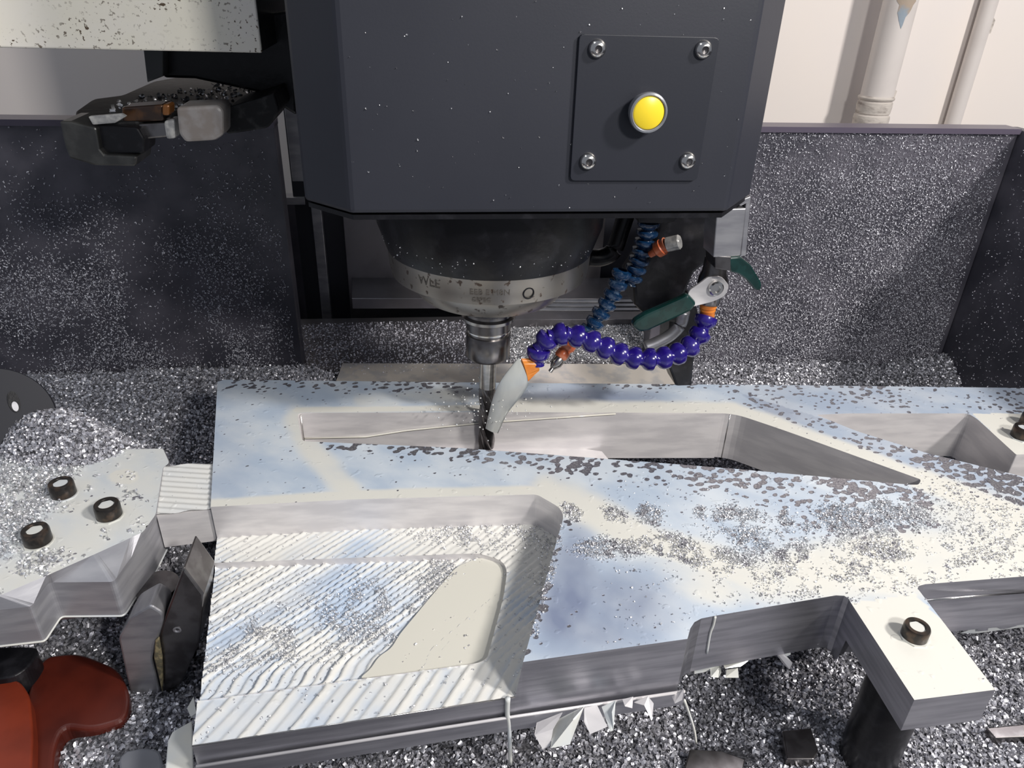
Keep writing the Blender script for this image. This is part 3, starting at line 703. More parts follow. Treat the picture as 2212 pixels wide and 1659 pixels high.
# ---------- left clamping tab (bridge + block), part of the same piece
br_px = [(338, 1112), (352, 1006), (462, 1000), (456, 1098)]
v, f, _ = fill(zs(br_px, -.004), [], .0018)
h = -.004+.0012*np.sin(v@np.array([.05, 1.])*2*math.pi/.0085)*(.6+.4*fbm(v, 30))
ob = adopt(mesh('bridge_top', np.column_stack([v, h]), f, FLOORM, None, True), wp); setattr_(ob, 'cream', np.full(len(v), .75)); setattr_(ob, 'bare', np.full(len(v), -.1))
b0 = [Z(x, y, -.004) for x, y in br_px]
adopt(prism('bridge_body', [p-EZ*.002 for p in b0], [p-EZ*.042 for p in b0], ALU_WET), wp)
tb_px = round_poly([(-120, 975), (180, 972), (352, 969, 4), (366, 1000, 6), (352, 1010, 4), (336, 1112, 6), (309, 1149, 5), (286, 1160, 5), (205, 1197, 5), (104, 1242, 5), (0, 1286, 4), (-120, 1330, 4)], 0, 4)
ch_px = round_poly([(-120, 975), (180, 972), (354, 969, 4), (368, 1000, 6), (356, 1010, 4), (343, 1117, 6), (318, 1164, 8), (277, 1212, 10), (246, 1257, 10), (105, 1258, 10), (68, 1310, 8), (-120, 1330, 4)], 0, 4)
tb = zs(tb_px); v, f, _ = fill(tb, [], .004)
ot = adopt(mesh('tab_top', np.column_stack([v, np.zeros(len(v))]), f, TOP, None, True), wp)
pt_ = pj(np.column_stack([v, np.zeros(len(v))]))
setattr_(ot, 'cream', np.clip(.62+.25*(fbm(pt_, .02)-.5)+.6*ell(pt_, 268, 1030, 30, 14, 0, .2), 0, 1)); setattr_(ot, 'bare', np.where(fbm(pt_, .03) > .62, .18, -.1))
ch = [Z(x, y, -.012) for x, y in ch_px]; tt = [np.array([*p, 0.]) for p in tb]
n = len(tt); assert len(ch) == n
adopt(mesh('tab_chamfer', tt+ch, [(i, i+n, (i+1) % n+n, (i+1) % n) for i in range(n)], ALU_MATT), wp)
bt = [p-EZ*.042 for p in ch]
adopt(mesh('tab_wall', ch+bt, [(i, i+n, (i+1) % n+n, (i+1) % n) for i in range(n)]+[tuple(range(2*n-1, n-1, -1))], ALU_MATT), wp)
adopt(tube('tab_lip', [bt[k] for k in range(len(bt)) if 300 < 1e9 and pj(bt[k])[1] > 1080 and pj(bt[k])[0] > -100], .0011, MILK, None, 6), wp)
adopt(HX('tab_base', [(-120, 1320), (60, 1325), (215, 1305), (330, 1190), (330, 1120), (-120, 1100)], -.052, .014, ALU_DULL, None, .001), wp)
dt = .9*(1-sstep(pt_[:, 0]-(20+.75*(1130-pt_[:, 1])), 30, 90))*(1-.8*sstep(pt_[:, 1], 1150, 1230))*sstep(fbm(pt_, .03)+.25, .4, .6)+.7*ell(pt_, 85, 1215, 45, 22, -.3, .4)+.15*(fbm(pt_, .03) > .62)
chips('tab_chips', np.column_stack([v, np.full(len(v), .0006)]), f, np.clip(dt, 0, 1), 260000, .0018, CHIP, TOP, 'bright chips strewn over the bolted clamping tab', 'chips', False, 35)

# ---------- burr flakes hanging from the lower edge
fpl = (Z(1130, 1430), None)
def flake(px, off, curl, mat, thick=.0006):
    a, b = Z(1130, 1430), Z(1485, 1380); n = np.array([-(b-a)[1], (b-a)[0], 0]); n /= np.linalg.norm(n)
    pts = [V(x, y, a-n*(off+c), n) for (x, y), c in zip(px, curl)]
    return adopt(prism('burr_flake', pts, [p+n*thick for p in pts], mat, None), wp)
flake([(1160, 1562), (1215, 1540), (1195, 1575), (1188, 1612), (1172, 1618), (1155, 1588)], .008, [0, 0, .012, .02, .02, .012], ALU_WET)
flake([(1196, 1560), (1240, 1538), (1262, 1528), (1238, 1555), (1232, 1608), (1190, 1616)], .010, [0, 0, 0, .012, .022, .022], MILK)
flake([(1262, 1530), (1290, 1524), (1312, 1570), (1275, 1586), (1262, 1560)], .010, [0, 0, .018, .020, .010], ALU_WET)
flake([(1300, 1528), (1330, 1514), (1322, 1540), (1325, 1578), (1318, 1580)], .010, [0, 0, .010, .02, .02], MILK)
flake([(1345, 1512), (1368, 1506), (1366, 1530), (1350, 1526)], .008, [0, 0, .008, .008], ALU_WET)
flake([(1370, 1518), (1400, 1505), (1412, 1520), (1408, 1556), (1402, 1545), (1392, 1524)], .010, [0, 0, .006, .016, .016, .006], ALU_WET)
flake([(1452, 1506), (1478, 1488), (1474, 1512), (1458, 1520)], .006, [0, 0, .008, .008], ALU_WET)
def flake2(px, curl, mat, a=(1505, 1420), b=(1800, 1372), z=-.06):
    a, b = Z(*a, z), Z(*b, z); n = np.array([-(b-a)[1], (b-a)[0], 0]); n /= np.linalg.norm(n)
    pts = [V(x, y, a-n*c, n) for (x, y), c in zip(px, curl)]
    return adopt(prism('burr_flake', pts, [p+n*.0006 for p in pts], mat, None), wp)
flake2([(1500, 1445), (1535, 1430), (1565, 1428), (1555, 1445), (1520, 1452), (1500, 1456)], [0]*6, MILK)
flake2([(1535, 1445), (1556, 1438), (1558, 1452), (1552, 1464), (1536, 1462)], [0, 0, .008, .012, .012], MILK)
flake2([(1570, 1448), (1594, 1444), (1596, 1464), (1568, 1464)], [0, 0, .01, .01], MILK)
flake2([(1562, 1432), (1625, 1416), (1640, 1406), (1620, 1425), (1600, 1440), (1566, 1444)], [0, 0, 0, .004, .008, .008], MILK)
flake2([(1626, 1412), (1642, 1408), (1644, 1424), (1630, 1420)], [0, 0, .006, .006], ALU_WET)
flake2([(1672, 1404), (1682, 1398), (1712, 1432), (1706, 1446), (1690, 1432)], [0, 0, .016, .018, .010], ALU_WET)
flake2([(1682, 1408), (1708, 1400), (1708, 1414), (1694, 1420)], [0, 0, .003, .003], MILK)
for px in ([(2048, 1352), (2062, 1334), (2086, 1328), (2070, 1350), (2062, 1372)], [(2108, 1334), (2140, 1326), (2134, 1362), (2112, 1364)], [(2136, 1346), (2200, 1316), (2212, 1320), (2196, 1352), (2168, 1360)]):
    flake2(px, [.004]*len(px), ALU, (1990, 1310), (2212, 1290), -.05)
flake2([(2076, 1368), (2120, 1352), (2230, 1340), (2230, 1352), (2110, 1368)], [.002]*5, MILK, (1990, 1310), (2212, 1290), -.05)
# milk-coated flake by the front left corner
pts = [Z(x, y, -.075) for x, y in ((372, 1580), (415, 1556), (418, 1660), (414, 1720), (352, 1720), (362, 1600))]
adopt(prism('milk_flake', pts, [p-EZ*.002 for p in pts], MILK, None, .001), wp)
pts = [Z(x, y, -.062) for x, y in ((404, 1530), (418, 1505), (424, 1540), (412, 1548))]
adopt(prism('milk_flake', pts, [p-EZ*.002 for p in pts], MILK), wp)
# drips running down the faces
def drip(px, a, n, r, off=.0012):
    n = np.array(n, float); n /= np.linalg.norm(n); pts = spline([V(x, y, a-n*off, n) for x, y in px], 5)
    return adopt(tube('coolant_drip', pts, np.linspace(r, r*.8, len(pts)), MILK, None, 8), wp)
nf = np.array([-(Z(1485, 1380)-Z(1130, 1430))[1], (Z(1485, 1380)-Z(1130, 1430))[0], 0])
drip([(1097, 1508), (1096, 1540), (1099, 1562), (1101, 1600), (1103, 1650)], Z(1130, 1430), nf, .0022, .003)
drip([(1545, 1332), (1541, 1350), (1534, 1370), (1527, 1412)], Z(1540, 1330), nf, .0012)
drip([(1478, 1512), (1490, 1545), (1500, 1578), (1504, 1605)], Z(1485, 1380), nf, .0013, .004)

# ================================================================== BOLTS
def bolt(px, py, z, rad, hgt_, label, group, phase=.2, coat=MILK):
    c = Z(px, py, z+hgt_); c[2] = z
    t = thing('socket_bolt', label, 'bolt', c, group)
    n = 24; rs = rad*.60
    adopt(lathe('bolt_head', c, EZ, [(rad*.95, 0), (rad, hgt_*.06), (rad, hgt_*.86), (rad*.93, hgt_), (rs*1.04, hgt_), (rs, hgt_*.97), (rs, hgt_*.5)], BOLT, n=36), t)
    hx = [c+EZ*hgt_*.90+np.array([math.cos(phase+k*math.pi/3), math.sin(phase+k*math.pi/3), 0])*rs*1.06 for k in range(6)]
    adopt(prism('socket_coolant', hx, [p-EZ*hgt_*.3 for p in hx], coat), t)
    rim = [c+np.array([math.cos(k*math.pi/8), math.sin(k*math.pi/8), 0])*rad*(1.12+.05*math.sin(k*3.)) for k in range(16)]
    adopt(prism('coolant_ring', [p+EZ*.0012 for p in rim], [p-EZ*.001 for p in rim], MILK), t)
    return t
GB = 'bolts through the workpiece lugs'
bolt(130, 1042, 0, .0118, .0150, 'black socket-head bolt standing at the edge of the chip heap, coolant in its socket', None, .1)
bolt(229, 1088, 0, .0118, .0150, 'black socket-head bolt on the clear middle of the tab, nearest the ribbed bridge', None, .5)
bolt(74, 1143, 0, .0118, .0150, 'black socket-head bolt on the tab, nearest its scalloped front edge among chips', None, .3)
bolt(1983, 1352, 0, .0104, .0125, 'black socket-head bolt alone on the cream-covered front lug', None, .2)
bolt(2214, 922, 0, .0115, .015, 'grey socket-head bolt on the rear lug, nearer the lug tip', None, .2)
bolt(2232, 896, 0, .0115, .015, 'grey socket-head bolt on the rear lug, set back against the long bar', None, .2)

# ================================================================== SUPPORTS
def post(px, py, z, r, label, mat, zt, zb=ZF+.03):
    c = Z(px, py, z); o = lathe('support_post', (c[0], c[1], zb), EZ, [(0, 0), (r, 0), (r, zt-zb-.002), (r*.94, zt-zb), (0, zt-zb)], mat, n=40)
    return tag(o, label, 'post')
post(1863, 1658, -.165, .0245, 'black round support post under the front lug', BLACK_WET, -.0365)
post(2190, 1030, -.065, .026, 'dark round support post under the rear lug', BLACK_WET, -.0345)
# jack beside the pocket
jk = thing('fixture_jack', 'dark steel fixture block with round column standing under the ribbed bridge', 'fixture', Z(330, 1480, -.15))
JO = float(np.dot(Z(320, 1516, -.155)-S, EY))
adopt(VX('jack_block', round_poly([(255, 1378), (283, 1332), (325, 1308), (352, 1325), (352, 1345), (328, 1425), (350, 1514), (286, 1518), (268, 1440)], 8), JO, .03, ALU_DULL, None, .002), jk)
adopt(VX('jack_slab', [(351, 1345), (396, 1226), (440, 1285), (430, 1390), (392, 1478), (352, 1513), (330, 1425)], JO+.002, .045, STEEL_DK, None, .002), jk)
c = VP(340, 1268, JO+.05)
adopt(lathe('jack_column', (c[0], c[1], -.20), EZ, [(0, 0), (.024, 0), (.024, c[2]+.19), (.020, c[2]+.195), (.020, .148), (0, .148)], STEEL_DK, n=32), jk)
adopt(VX('brass_smear', [(335, 1385), (343, 1378), (350, 1420), (352, 1470), (350, 1498), (342, 1460), (332, 1420)], JO-.003, .003, M('brassy_residue', (.45, .38, .22), .6, .4, (.2, .18, .12), 200, .4, .6, bmp=.6, bscale=300), None, .001), jk)
q = VP(383, 1360, JO+.002)
adopt(lathe('slab_hole', q, -EY, [(.0035, 0), (.0038, .0006), (.0026, .0008), (0, -.001)], ALU_DULL, n=16), jk)

# ================================================================== BACK-LEFT DISC
dc = VP(-14, 912, -.02); r = 118*np.dot(dc-CAM, FD)/FPX
ax = np.array([.50, -.72, .48]); ax /= np.linalg.norm(ax)
dk = thing('round_flange', 'dark round flange half buried in the chip heap', 'flange', (dc[0], dc[1], dc[2]-r))
adopt(lathe('flange_disc', dc, ax, [(0, -.05), (r*.98, -.05), (r, -.045), (r, -.003), (r*.985, 0), (0, 0)], M('dark_flange_paint', (.020, .021, .028), 0., .5, spec=.3), n=64), dk)
sl = VP(30, 872, -.02-.02)
d, a, b = frame_of(ax)
q0 = V(30, 868, dc+ax*.0006, ax)
def plane_ell(c, rx, rz, lift, n=20):
    u_ = np.cross(ax, [0, 0, 1.]); u_ /= np.linalg.norm(u_); w_ = np.cross(u_, ax)
    return [c+u_*math.cos(t)*rx+w_*math.sin(t)*rz+ax*lift for t in np.linspace(0, 2*math.pi, n, endpoint=False)]
adopt(prism('slot_recess', plane_ell(q0, .0055, .012, .0008), plane_ell(q0, .0055, .012, -.001), BLACK_WET), dk)
q1 = V(33, 878, dc+ax*.0006, ax)
adopt(prism('slot_glint', plane_ell(q1, .0030, .0055, .0014), plane_ell(q1, .003, .0055, 0), ALU_DULL), dk)

# ================================================================== RED RUBBER PARTS
def dome(name, px, z, h, mat, label, cat):
    o = HX(name, px, z, h, mat, None, .006); o.modifiers['bevel'].segments = 4
    return tag(o, label, cat)
dome('rubber_pad', round_poly([(92, 1416), (172, 1408), (258, 1444), (282, 1502), (272, 1556), (196, 1578), (136, 1568), (118, 1612), (112, 1700), (40, 1700), (55, 1500)], 28), -.128, .07, RED, 'dark red rounded rubber pad lying beside the fixture block', 'pad')
dome('rubber_disc', round_poly([(-60, 1472), (40, 1466), (64, 1500), (72, 1580), (66, 1720), (-60, 1720)], 26), -.112, .08, RED2, 'brighter orange-red rubber disc overlapping the dark red pad', 'pad')
dome('dark_knob', round_poly([(-60, 1400), (40, 1396), (88, 1398), (62, 1440), (30, 1462), (-60, 1474)], 20), -.105, .06, BLACK_WET, 'dark greenish knob tucked under the clamping tab', 'knob')
pts = [Z(x, y, -.138) for x, y in round_poly([(255, 1640), (270, 1622), (310, 1614), (345, 1620), (352, 1645), (345, 1690), (262, 1690)], 12)]
tag(prism('coolant_puddle', pts, [p-EZ*.02 for p in pts], GREYLIQ, None, .002), 'small grey coolant puddle sitting on the chips near the front corner', 'coolant')

# ================================================================== SPINDLE HEAD
ZH = .298
FO = -.16
hd = thing('spindle_head', 'big black chamfered spindle head with push-button panel', 'spindle head', (S[0], S[1], ZH))
def hxy(ex, ey): return S[:2]+EX[:2]*ex+EY[:2]*ey
foot = [(-.131, -.16), (.190, -.16), (.234, -.106), (.234, .26), (-.172, .26), (-.172, -.120)]
ft = [np.array([*hxy(a, b), ZH]) for a, b in foot]
adopt(prism('head_cover', [p+EZ*.42 for p in ft], ft, BLACK, None, .0035), hd)
ft2 = [np.array([*hxy(a*.985, b*.985), ZH-.0015]) for a, b in foot]
adopt(prism('bottom_plate', ft2, [p-EZ*.004 for p in ft2], BLACK_WET), hd)
# access plate
def onface(ex, z, out=0.): return np.array([*hxy(ex, FO-out), z])
pc = [(.0486, .4355), (.1590, .4355), (.1580, .3257), (.0490, .3257)]
pcr = round_poly([(a, b) for a, b in pc], .004, 3)
ap = adopt(prism('access_plate', [onface(a, b, .0028) for a, b in pcr], [onface(a, b, -.001) for a, b in pcr], BLACK_PLATE, None, .0005), hd)
def sub(o, parent_part):                 # sub-part keeps its world place
    o.parent = parent_part; o.matrix_parent_inverse = Matrix.Translation(Vector((0, 0, 0))); return o
def head_sub(o, p):                       # part meshes hold world coordinates
    o.parent = p; o.matrix_parent_inverse = (Matrix.Translation(Vector(hd.location)) @ p.matrix_parent_inverse).inverted(); return o
for (x, y) in ((1290, 105), (1519, 107), (1270, 348), (1485, 347)):
    q = VP(x, y, FO-.003); sr = .0068
    o = lathe('panel_screw', q, -EY, [(0, -.002), (sr*1.02, -.002), (sr*1.02, .001), (sr*.95, .0026), (sr*.75, .0044), (sr*.5, .0052), (sr*.42, .0053), (sr*.38, .0035), (0, .0030)], [CHROME, STEEL_DK], n=24, mi=[0]*7+[1])
    head_sub(o, ap)
q = VP(1401, 244, FO-.014)
bq = np.array([*S[:2], 0])+0
bz = lathe('button_bezel', q+EY*.0115, -EY, [(0, 0), (.0135, 0), (.0135, .004), (.0128, .0045), (.0128, .006), (.0150, .0075), (.0155, .010), (.0150, .0125), (.0136, .0135), (.0128, .0128), (.0126, .0095), (0, .0095)], M('grey_bezel', (.36, .37, .40), .6, .32), n=40)
head_sub(bz, ap)
bc = lathe('button_cap', q+EY*.0015, -EY, [(0, -.002), (.0124, -.002), (.0124, .0022), (.0112, .0030), (0, .0032)], YELLOW, n=40)
head_sub(bc, ap)
# side bracket on the right under the head
brk = adopt(VX('side_block', [(1549, 452), (1612, 450), (1600, 552), (1541, 556)], -.10, .03, ALU_DULL, None, .001), hd)
adopt(VX('side_bracket', [(1612, 432), (1622, 430), (1612, 552), (1600, 554)], -.098, .05, ALU_DULL, None, .0008), hd)
adopt(VX('bracket_ledge', [(1590, 436), (1622, 424), (1622, 434), (1600, 446)], -.10, .03, ALU_DULL, None, .0008), hd)
# spindle nose
def zc(y): return V(1052, y, S, np.array([0, 1., 0]))[2]
def rp(a): return a*.000531
nose = [(rp(226), ZH-.004+.0), (rp(224), zc(470)), (rp(206), zc(527)), (rp(205), zc(529)), (rp(203), zc(560)), (rp(200), zc(577)), (rp(172), zc(579)), (rp(168), zc(592)), (rp(148), zc(622)), (rp(143), zc(626)), (rp(60), zc(628)), (0, zc(628))]
nb = nose[-1][1]
nz = adopt(lathe('spindle_nose', (S[0], S[1], 0), EZ, nose, [BLACK_WET, RING, STEEL], n=72, mi=[0, 0, 1, 1, 1, 1, 1, 1, 1, 1, 1]), hd)
hq = np.array([S[0], S[1], zc(560)])
ang = math.atan2(-math.cos(.40), math.sin(.40))
hp_ = np.array([S[0]+rp(201.5)*math.cos(ang), S[1]+rp(201.5)*math.sin(ang), zc(556)])
o = lathe('nose_set_screw', hp_, (math.cos(ang), math.sin(ang), 0), [(0, -.004), (.0052, -.004), (.0062, .0012), (.0048, .0016), (.0045, -.002), (0, -.002)], [BLACK_WET], n=20); head_sub(o, nz)
# worn engraved letters around the ring
def engrave(txt, a0, zz, size, r):
    cu = bpy.data.curves.new('lettering', 'FONT'); cu.body = txt; cu.size = size; cu.extrude = .0002; cu.resolution_u = 2
    to = bpy.data.objects.new('lettering', cu); COL.objects.link(to); dg = bpy.context.evaluated_depsgraph_get()
    me = bpy.data.meshes.new_from_object(to.evaluated_get(dg)); bpy.data.objects.remove(to)
    for vtx in me.vertices:
        x, y, z = vtx.co; t = a0+x/r; vtx.co = (S[0]+(r+.0003+z)*math.cos(t), S[1]+(r+.0003+z)*math.sin(t), zz+y)
    me.materials.clear(); o = link('lettering', me, INK); head_sub(o, nz); return o
engrave('WLE', -math.pi/2-.66, zc(553), .013, rp(203.5)); engrave('EEB E M8N', -math.pi/2-.14, zc(556), .0085, rp(203.5)); engrave('CEPEC', -math.pi/2-.12, zc(570), .0065, rp(202.8))
# tiny chips on the head
v, f = grid4([onface(-.128, .70, .0004), onface(.188, .70, .0004), onface(.188, ZH+.004, .0004), onface(-.128, ZH+.004, .0004)], 8, 8)
chips('head_chip_flecks', v, f, np.full(len(v), 1.), 2200, .00055, CHIP, BLACK, 'tiny chip flecks scattered on the black head cover', 'chips', False, 41)
v = []; f = []; nn = 24
for j in range(5):
    z_ = zc(480)+(zc(522)-zc(480))*j/4; r_ = rp(221-14*j/4)+.0006
    for i in range(nn+1):
        t = -math.pi*.95+math.pi*.9*i/nn; v.append((S[0]+r_*math.cos(t), S[1]+r_*math.sin(t), z_))
for j in range(4):
    for i in range(nn): a = j*(nn+1)+i; f.append((a, a+1, a+nn+2, a+nn+1))
chips('nose_chip_flecks', v, f, np.full(len(v), 1.), 7000, .0007, CHIP, BLACK, 'wet chip flecks on the black spindle nose', 'chips', False, 42)

# ---------- tool holder and cutter
th = thing('tool_holder', 'steel tool holder with flange and collet nut clamped in the spindle', 'tool holder', (S[0], S[1], zc(769)))
def tl(name, prof, mats, mi=None, parent=th): return adopt(lathe(name, (S[0], S[1], 0), EZ, prof, mats, n=48, mi=mi), parent)
tl('taper_neck', [(0, nb-.0005), (rp(53), nb-.0005), (rp(53), zc(656)), (0, zc(656))], STEEL)
tl('gripper_flange', [(rp(40), zc(655)), (rp(59), zc(656)), (rp(61), zc(659)), (rp(61), zc(664)), (rp(52), zc(669)), (rp(52), zc(674)), (rp(58), zc(678)), (rp(58), zc(684)), (rp(55), zc(686)), (rp(40), zc(687))], [STEEL_DK, STEEL], [1, 1, 0, 0, 0, 0, 1, 1, 1])
tl('holder_body', [(rp(40), zc(687)), (rp(47.5), zc(687)), (rp(47.5), zc(706)), (rp(48.5), zc(707)), (rp(48.5), zc(710)), (rp(44), zc(711)), (rp(44), zc(718)), (rp(30), zc(718))], [STEEL_DK, CHROME], [0, 0, 1, 1, 1, 0, 0])
tl('collet_nut', [(rp(30), zc(718)), (rp(47), zc(718)), (rp(48), zc(720)), (rp(48), zc(762)), (rp(45), zc(768)), (rp(36), zc(769)), (rp(20), zc(767))], [STEEL_DK, STEEL], [1, 0, 0, 0, 0, 0])
em = thing('end_mill', 'steel end mill cutting inside the slot', 'cutter', (S[0], S[1], -.045))
adopt(lathe('shank', (S[0], S[1], 0), EZ, [(0, zc(768)), (rp(18.5), zc(768)), (rp(18.5), zc(835)), (0, zc(835))], STEEL, n=32), em)
# fluted cutter: twisted star section
v = []; f = []; nS, nT = 40, 48; zt, zb = zc(835), -.046
for j in range(nT+1):
    t = j/nT; tw = t*4.2; z_ = zt+(zb-zt)*t
    for k in range(nS):
        a = 2*math.pi*k/nS; ph = (a*4/(2*math.pi)) % 1.; rr = rp(20)*(1-.34*(1-min(1, ph/.75)) if ph < .75 else 1-.34*(ph-.75)/.25)
        v.append((S[0]+rr*math.cos(a+tw), S[1]+rr*math.sin(a+tw), z_))
for j in range(nT):
    for k in range(nS): f.append((j*nS+k, j*nS+(k+1) % nS, (j+1)*nS+(k+1) % nS, (j+1)*nS+k))
f.append(tuple(range(nS))); f.append(tuple(nT*nS+k for k in range(nS))[::-1])
adopt(mesh('flutes', v, f, STEEL_DK), em)

# ================================================================== COOLANT HOSES
SEG = [(.50, -.08), (.62, -.02), (.80, .02), (.98, .07), (1.0, .14), (.99, .40), (.90, .55), (.64, .72), (.56, .84), (.60, .98), (.66, 1.06), (.3, 1.15)]
def hose(name, label, pts, rad, n, mat, kr=None):
    sp = spline(pts, 14); d = np.r_[0, np.cumsum(np.linalg.norm(np.diff(sp, axis=0), axis=1))]
    at = lambda s_: np.array([np.interp(s_, d, sp[:, k]) for k in range(3)])
    t = thing(name, label, 'hose', sp[0]); Lh = d[-1]/n
    for i in range(n):
        a, b = at(i*Lh), at((i+1)*Lh); rr = rad if kr is None else rad*(kr[0]+(kr[1]-kr[0])*i/n)
        adopt(lathe('hose_segment', a, b-a, [(r_*rr, z_*Lh) for r_, z_ in SEG], mat, n=18, ang=50), t)
    return t, sp
HO = -.03
hp1 = [VP(x, y, o_) for x, y, o_ in ((1527, 682, .0), (1520, 706, -.005), (1502, 738, -.012), (1470, 762, -.02), (1420, 776, -.03), (1370, 774, -.03), (1325, 760, -.03), (1285, 741, -.03), (1245, 725, -.03), (1205, 720, -.03), (1177, 735, -.03), (1162, 758, -.03), (1160, 784, -.03))]
h1, s1 = hose('coolant_hose', 'purple segmented coolant hose looping from the valve to the tool', hp1, .0134, 14, PURPLE)
# fittings
def cone(name, a, b, prof, mat, parent, n=20):
    a, b = np.array(a), np.array(b); Ld = np.linalg.norm(b-a)
    return adopt(lathe(name, a, b-a, [(r_, z_*Ld) for r_, z_ in prof], mat, n=n), parent)
cone('hose_coupling', VP(1531, 652, 0), VP(1527, 684, 0), [(0, 0), (.0095, 0), (.0098, .35), (.0088, .42), (.0092, .55), (.0085, .62), (.0088, .95), (0, 1)], ORANGE, h1)
# flared flat nozzle
def flare(name, c0, c1, w0, w1, t0, t1, side, mat, parent):
    c0, c1, side = np.array(c0), np.array(c1), np.array(side)
    d = c1-c0; d /= np.linalg.norm(d); side = side-d*np.dot(side, d); side /= np.linalg.norm(side); up_ = np.cross(d, side)
    def ring(c, w_, t_): return [c+side*w_*math.cos(q)+up_*t_*math.sin(q) for q in np.linspace(0, 2*math.pi, 20, endpoint=False)]
    return adopt(prism(name, ring(c0, w0, t0), ring(c1, w1, t1), mat), parent)
nz0, nz1 = VP(1156, 788, -.03), VP(1133, 800, -.036)
sd = VP(1143, 824, -.03)-VP(1124, 770, -.03)
flare('flat_nozzle', nz0, nz1, .0085, .0155, .0085, .0032, sd, ORANGE, h1)
tp = [VP(x, y, .04) for x, y in ((1402, 478), (1398, 505), (1388, 540), (1374, 580), (1360, 612))]
h2, s2 = hose('coolant_hose', 'wet blue segmented hose hanging straight down from beneath the head', tp, .0128, 7, TEAL)
cone('branch_nozzle', VP(1404, 550, .03), VP(1440, 528, .02), [(.004, 0), (.0048, .3), (.0095, .45), (.0098, .75), (.0085, .8), (.009, 1.), (0, 1.)], CORAL, h2)
cone('clear_tip', VP(1438, 529, .02), VP(1470, 522, .012), [(.006, 0), (.0085, .1), (.0085, .9), (.007, 1.), (0, 1.)], WATERY, h2)
tp = [VP(x, y, .03) for x, y in ((1345, 585), (1336, 610), (1322, 640), (1302, 670), (1283, 700), (1262, 724), (1240, 742))]
h3, s3 = hose('coolant_hose', 'blue segmented hose ending in a coral nozzle with a steel tip', tp, .0118, 8, TEAL)
cone('coral_nozzle', VP(1236, 738, .01), VP(1207, 775, .0), [(.005, 0), (.0085, .1), (.0088, .35), (.0065, .5), (.0080, .6), (.0080, .85), (.0065, .95), (0, 1)], CORAL, h3)
cone('steel_tip', VP(1214, 768, .004), VP(1188, 803, -.006), [(.0062, 0), (.0074, .2), (.0070, .5), (.0035, .78), (.0026, .8), (.0026, 1.), (.0012, 1.)], STEEL, h3)
# coolant jet: fan sheet from the nozzle to the cutter
jp = [[(1120, 770), (1134, 800), (1143, 826)], [(1096, 798), (1118, 828), (1136, 842)], [(1074, 830), (1096, 854), (1116, 868)], [(1060, 868), (1078, 886), (1094, 894)], [(1048, 925), (1062, 934), (1076, 936)]]
jo = [-.037, -.034, -.028, -.020, -.014]
v = []; f = []
for j, row in enumerate(jp):
    for i, (x, y) in enumerate(row): v.append(VP(x, y, jo[j]-(.003 if i == 1 else 0)))
for j, row in enumerate(jp):
    for i, (x, y) in enumerate(row): v.append(VP(x, y, jo[j]+.003))
nq = 3; nr = len(jp); off = nq*nr
for j in range(nr-1):
    for i in range(nq-1):
        a = j*nq+i; f.append((a, a+1, a+nq+1, a+nq)); f.append((off+a, off+a+nq, off+a+nq+1, off+a+1))
    for i in (0, nq-1): a = j*nq+i; f.append((a, a+nq, off+a+nq, off+a))
JET = M('coolant_jet', (.86, .88, .84), 0., .18, (.76, .79, .78), 60, .4, .6, (1, 1, .3), .3, 60, trans=.35, coat=.3)
o = mesh('coolant_jet', v, f, JET, None, True)
ss = o.modifiers.new('smooth', 'SUBSURF'); ss.levels = 2; ss.render_levels = 2
tag(o, 'fan-shaped jet of milky coolant spraying from the orange nozzle onto the cutter', 'coolant jet')

# ================================================================== VALVE, LEVERS, BLACK MANIFOLD
mf = thing('coolant_manifold', 'black coolant manifold column hanging under the right of the head', 'manifold', VP(1440, 700, .03))
adopt(VX('manifold_body', [(1432, 452), (1545, 452), (1540, 560), (1500, 590), (1478, 640), (1470, 700), (1400, 690), (1372, 660), (1368, 610), (1400, 560)], .05, .06, BLACK_WET, None, .004), mf)
adopt(VX('manifold_block', [(1375, 455), (1465, 452), (1462, 478), (1440, 484), (1380, 482)], .02, .05, BLACK_WET, None, .002), mf)
adopt(VX('lower_leg', [(1448, 690), (1500, 640), (1512, 690), (1500, 780), (1494, 838), (1462, 838), (1440, 780)], .06, .04, BLACK_WET, None, .003), mf)
tb_ = spline([VP(x, y, .02) for x, y in ((1478, 672), (1470, 700), (1448, 724), (1415, 742), (1394, 750))], 6)
adopt(tube('curved_tube', tb_, .0075, ALU_DULL, None, 12), mf)
bh = spline([VP(x, y, .09) for x, y in ((1360, 440), (1344, 490), (1326, 540), (1300, 556), (1270, 556))], 6)
adopt(tube('black_hose', bh, .011, BLACK_WET, None, 12), mf)
vv = thing('ball_valve', 'steel ball valve with green lever grip at the hose start', 'valve', VP(1531, 655, .0))
cone('valve_body', VP(1548, 556, .005), VP(1532, 656, .0), [(0, 0), (.013, 0), (.014, .3), (.017, .45), (.017, .75), (.0125, .85), (.0115, 1.), (0, 1.)], STEEL_DK, vv, 24)
adopt(VX('lever_plate', round_poly([(1488, 628), (1512, 612), (1530, 598), (1560, 598), (1576, 618), (1566, 640), (1540, 652), (1500, 662), (1480, 668)], 8), -.022, .003, ALU_WET, None, .0006), vv)
q = VP(1545, 621, -.0225)
adopt(lathe('lever_nut', q, -EY, [(.0085, 0), (.0085, .004), (.0070, .0055), (.0045, .0055), (.004, .003), (0, .003)], CHROME, n=24), vv)
adopt(VX('lever_grip', round_poly([(1488, 636), (1506, 656), (1494, 672), (1400, 716), (1380, 718), (1366, 706), (1370, 694), (1392, 680), (1470, 646)], 7), -.027, .011, GREEN, None, .003), vv)
gv = thing('green_lever', 'short curved dark green lever behind the steel side block', 'lever', VP(1600, 600, -.05))
